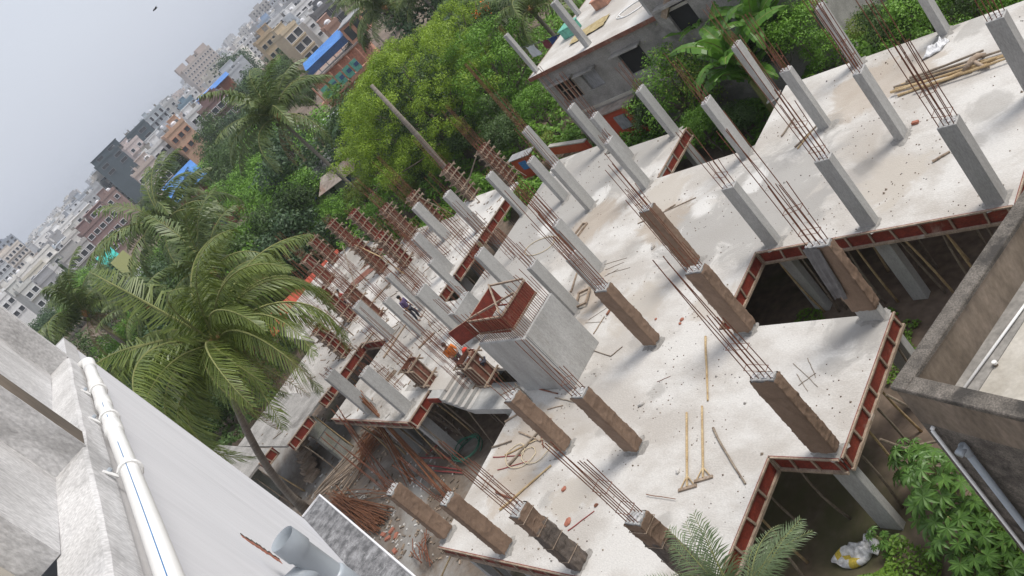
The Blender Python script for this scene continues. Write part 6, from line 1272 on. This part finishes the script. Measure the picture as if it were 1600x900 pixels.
m_ = MB(); z1 = zr+3.0; m_.add([(L*.06, 2.0, z1-.9), (L*.92, 2.0, z1-.9), (L*.92, 5.6, z1), (L*.06, 4.0, z1)], [(0, 1, 2, 3)]); m_.add([(L*.06, 2.0, z1-1.0), (L*.92, 2.0, z1-1.0), (L*.92, 5.6, z1-.1), (L*.06, 4.0, z1-.1)], [(3, 2, 1, 0)]); m_.build('canopy', 'blue_sheet', t)
m_ = MB(); m_.add([(L*.06, 1.96, z1-2.0), (L*.92, 1.96, z1-2.0), (L*.92, 2.0, z1-.92), (L*.06, 2.0, z1-.92)], [(0, 1, 2, 3)]); m_.add([(L*.06, 1.98, z1-2.0), (L*.92, 1.98, z1-2.0), (L*.92, 2.02, z1-.92), (L*.06, 2.02, z1-.92)], [(3, 2, 1, 0)]); m_.build('valance', 'blue_dark', t)
for k in range(6): tb(L*(.07+k*.168), L*(.07+k*.168)+.12, 2.1, 2.22, zr+.25, z1-1.0, 'canopy_post', 'tin_grey')
tb(L*.95, L*1.35, 1.5, 9, zr+.252, zr+3.0, 'roof_room', 'terracotta'); tb(L*.93, L*1.37, 1.3, 9.2, zr+3.01, zr+3.2, 'roof_room_slab', 'tin_grey')
for k in range(4): f_ = tb(L*.99+k*1.7, L*.99+k*1.7+1.1, 1.42, 1.498, zr+.7, zr+2.6, 'window', 'glass_dark')
tb(L*.05, L*1.2, 11.0, 11.1, zr+2.0, zr+2.12, 'railing', 'teal_panel'); tb(L*.05, L*1.2, 11.0, 11.1, zr+1.2, zr+1.3, 'railing', 'teal_panel')
for k in range(8): tb(L*(.06+k*.15), L*(.06+k*.15)+.1, 11.0, 11.1, zr+.25, zr+2.0, 'railing_post', 'teal_panel')

# ------------------------------------------------------------------ people
def skin_mesh(name, V, E_, Rr, mat, parent, root=0, sub=1):
    me = bpy.data.meshes.new(name); me.from_pydata([tuple(v_) for v_ in V], E_, []); me.materials.append(MAT[mat]); o = link(name, me, parent)
    md = o.modifiers.new('skin', 'SKIN'); md.use_smooth_shade = True
    sv_ = me.skin_vertices[0].data if me.skin_vertices else None
    if sv_ is None:
        bm = bmesh.new(); bm.from_mesh(me); bm.verts.layers.skin.verify(); bm.to_mesh(me); bm.free(); sv_ = me.skin_vertices[0].data
    for k_, q in enumerate(Rr): sv_[k_].radius = (q, q) if not isinstance(q, tuple) else q
    sv_[root].use_root = True
    s_ = o.modifiers.new('sub', 'SUBSURF'); s_.levels = sub; s_.render_levels = sub; return o
def person(p, rz, label, shirt, trousers, bend=0.15, helmet=None, vest=None, arms='hold', scale=1.0):
    t_ = thing('person', label, 'person', p, rz); t_.scale = (scale,)*3
    # faces local -y ; hips at z .92
    hip = Vector((0, 0, .92)); up = Vector((0, -math.sin(bend), math.cos(bend))); che = hip+up*.36; sh = hip+up*.50; nk = hip+up*.58; hd = hip+up*.70+Vector((0, -.02, 0)); hv = hip+up*.76+Vector((0, -.03, 0))
    X = Vector((1, 0, 0)); fw = Vector((0, -1, 0))
    V = [hip, hip+up*.2, che, sh, nk, hd, hv]; E_ = [(0, 1), (1, 2), (2, 3), (3, 4), (4, 5), (5, 6)]; Rr = [(.14, .10), (.125, .09), (.15, .10), (.12, .085), .052, (.078, .09), (.06, .07)]
    sd = []
    for s_ in (-1, 1):
        a = len(V); S = sh+X*s_*.19; 
        if arms == 'hold': el = S+Vector((s_*.04, -.12, -.24)); wr = el+Vector((-s_*.06, -.24, .02))
        else: el = S+Vector((s_*.05, .02, -.28)); wr = el+Vector((0, -.06, -.24))
        V += [S, el, wr, wr+(wr-el).normalized()*.07]; E_ += [(3, a), (a, a+1), (a+1, a+2), (a+2, a+3)]; Rr += [.055, .042, .030, (.034, .02)]; sd.append((S, el, wr))
        hd_ = wr+(wr-el).normalized()*.07; dirn = (wr-el).normalized()
        for q in range(5):
            b = len(V); off = X*s_*(-.03+.015*q) if q < 4 else X*s_*-.035; base_ = hd_+off*1.0; V += [base_, base_+dirn*.035+Vector((0, 0, -.012)), base_+dirn*.055+Vector((0, 0, -.035))] if q < 4 else [wr+off, wr+off*1.8+dirn*.04, wr+off*1.9+dirn*.065]
            E_ += [(a+3 if q < 4 else a+2, b), (b, b+1), (b+1, b+2)]; Rr += [.010, .009, .008]
    legs = []
    for s_ in (-1, 1):
        a = len(V); h_ = hip+Vector((s_*.09, 0, -.05)); kn = Vector((s_*.12, -.06*(1+s_*.4), .50)); an = Vector((s_*.13, .04, .09)); to = an+Vector((s_*.02, -.17, -.06)); V += [h_, kn, an, to]; E_ += [(0, a), (a, a+1), (a+1, a+2), (a+2, a+3)]; Rr += [.085, .055, .038, (.04, .025)]; legs.append((h_, kn, an))
    skin_mesh('body', V, E_, Rr, 'skin', t_)
    # clothing shells
    V = [hip+up*-.04, hip+up*.2, che, sh, sh+up*.04]; E_ = [(0, 1), (1, 2), (2, 3), (3, 4)]; Rr = [(.165, .125), (.15, .115), (.172, .122), (.14, .10), .075]
    for S, el, wr in sd: a = len(V); V += [S, S.lerp(el, .55), el.lerp(wr, .1)]; E_ += [(3, a), (a, a+1), (a+1, a+2)]; Rr += [.072, .062, .058]
    skin_mesh('shirt', V, E_, Rr, shirt, t_)
    V = [hip+up*.04]; E_ = []; Rr = [(.16, .12)]
    for h_, kn, an in legs: a = len(V); V += [h_, kn, an.lerp(kn, .1)]; E_ += [(0, a), (a, a+1), (a+1, a+2)]; Rr += [.10, .075, .062]
    skin_mesh('trousers', V, E_, Rr, trousers, t_)
    if vest:
        V = [hip+up*.0, hip+up*.2, che, sh]; skin_mesh('vest', V, [(0, 1), (1, 2), (2, 3)], [(.185, .14), (.17, .13), (.185, .135), (.15, .11)], vest, t_)
        V = [hip+up*-.02, hip+up*.07]; skin_mesh('vest_hem', V, [(0, 1)], [(.19, .145), (.188, .144)], 'vest_green', t_)
    hc = hd.lerp(hv, .5); m_ = MB(); rot = Matrix.Rotation(bend*.8, 4, 'X')
    if helmet:
        m_.disc_ball((0, 0, 0), .125, (1, 1.15, .85), 14, 10); m_.v = [(a, b, max(c_, -.01)) for a, b, c_ in m_.v]; m_.tube([(0, -.02, -.012), (0, -.02, 0)], .15, n=16); o = m_.build('helmet', helmet, t_, smooth=True)
    else:
        m_.disc_ball((0, .015, 0), .098, (1, 1.12, 1.0), 12, 9); m_.v = [(a, b, max(c_, -.07 if b > 0 else .0)) for a, b, c_ in m_.v]; o = m_.build('hair', 'hair', t_, smooth=True)
    o.matrix_local = Matrix.Translation(hc+up*.035) @ rot
    f_ = MB()
    for s_ in (-1, 1): f_.disc_ball((s_*.032, -.088, .0), .012, (1, .6, .7), 6, 4)
    f_.cur = 0; o = f_.build('eyes', 'hair', t_); o.matrix_local = Matrix.Translation(hc) @ rot
    f_ = MB(); f_.disc_ball((0, -.098, -.025), .014, (.8, 1.1, 1.4), 6, 4)
    for s_ in (-1, 1): f_.disc_ball((s_*.082, 0, -.01), .022, (.4, .8, 1.2), 6, 4)
    o = f_.build('nose_and_ears', 'skin', t_); o.matrix_local = Matrix.Translation(hc) @ rot
    f_ = MB(); f_.box(-.022, .022, -.098, -.090, -.058, -.050); o = f_.build('mouth', 'shirt_red', t_); o.matrix_local = Matrix.Translation(hc) @ rot
    return t_
person(at(657, 499), 1.9, 'man in a purple shirt and dark trousers standing among the thin grey columns', 'shirt_purple', 'trousers_dark', .10, arms='down')
person(at(553, 487), 2.6, 'man in a red shirt and dark trousers handling rods at the far slab notch', 'shirt_red', 'trousers_dark', .35)
person(at(735, 578), 1.2, 'worker in an orange vest with a green hem fixing rods beside the stair', 'vest_orange', 'trousers_dark', .25, vest='vest_orange', scale=1.05)
person(at(776, 586), -1.4, 'worker with a red helmet beside the lift shaft', 'cloth_white', 'trousers_dark', .3, helmet='helmet_red')
# bird
t = thing('bird', 'small dark bird flying in the grey sky', 'bird', far(243, 14, 70)); m_ = MB()
m_.tube([(0, .2, 0), (0, .08, .02), (0, -.1, .01), (0, -.25, -.01)], [.015, .055, .045, .02], n=8); m_.build('body', 'bird', t, smooth=True)
for s_ in (-1, 1): m_ = MB(); m_.add([(0, .08, .02), (s_*.25, .10, .10), (s_*.5, -.02, .03), (s_*.25, -.06, .09), (0, -.06, .02)], [(0, 1, 2, 3, 4)]); m_.add([(0, .08, .01), (s_*.25, .10, .09), (s_*.5, -.02, .028), (s_*.25, -.06, .08), (0, -.06, .01)], [(4, 3, 2, 1, 0)]); m_.build('wing', 'bird', t)
t.scale = (1, 1, 1)

# ------------------------------------------------------------------ haze
hm = bpy.data.materials.new('haze'); hm.use_nodes = True; nt = hm.node_tree; nt.nodes.clear(); o_ = nt.nodes.new('ShaderNodeOutputMaterial'); pv = nt.nodes.new('ShaderNodeVolumePrincipled')
pv.inputs['Color'].default_value = (.86, .90, .97, 1); pv.inputs['Density'].default_value = HAZE; pv.inputs['Anisotropy'].default_value = .2; nt.links.new(pv.outputs[0], o_.inputs['Volume'])
MAT['haze'] = hm
o = MB().box(-4550, 1550, -1550, 4550, -1, 70).build('haze', 'haze'); o['kind'] = 'stuff'; o['label'] = 'pale humid haze softening the distant city'
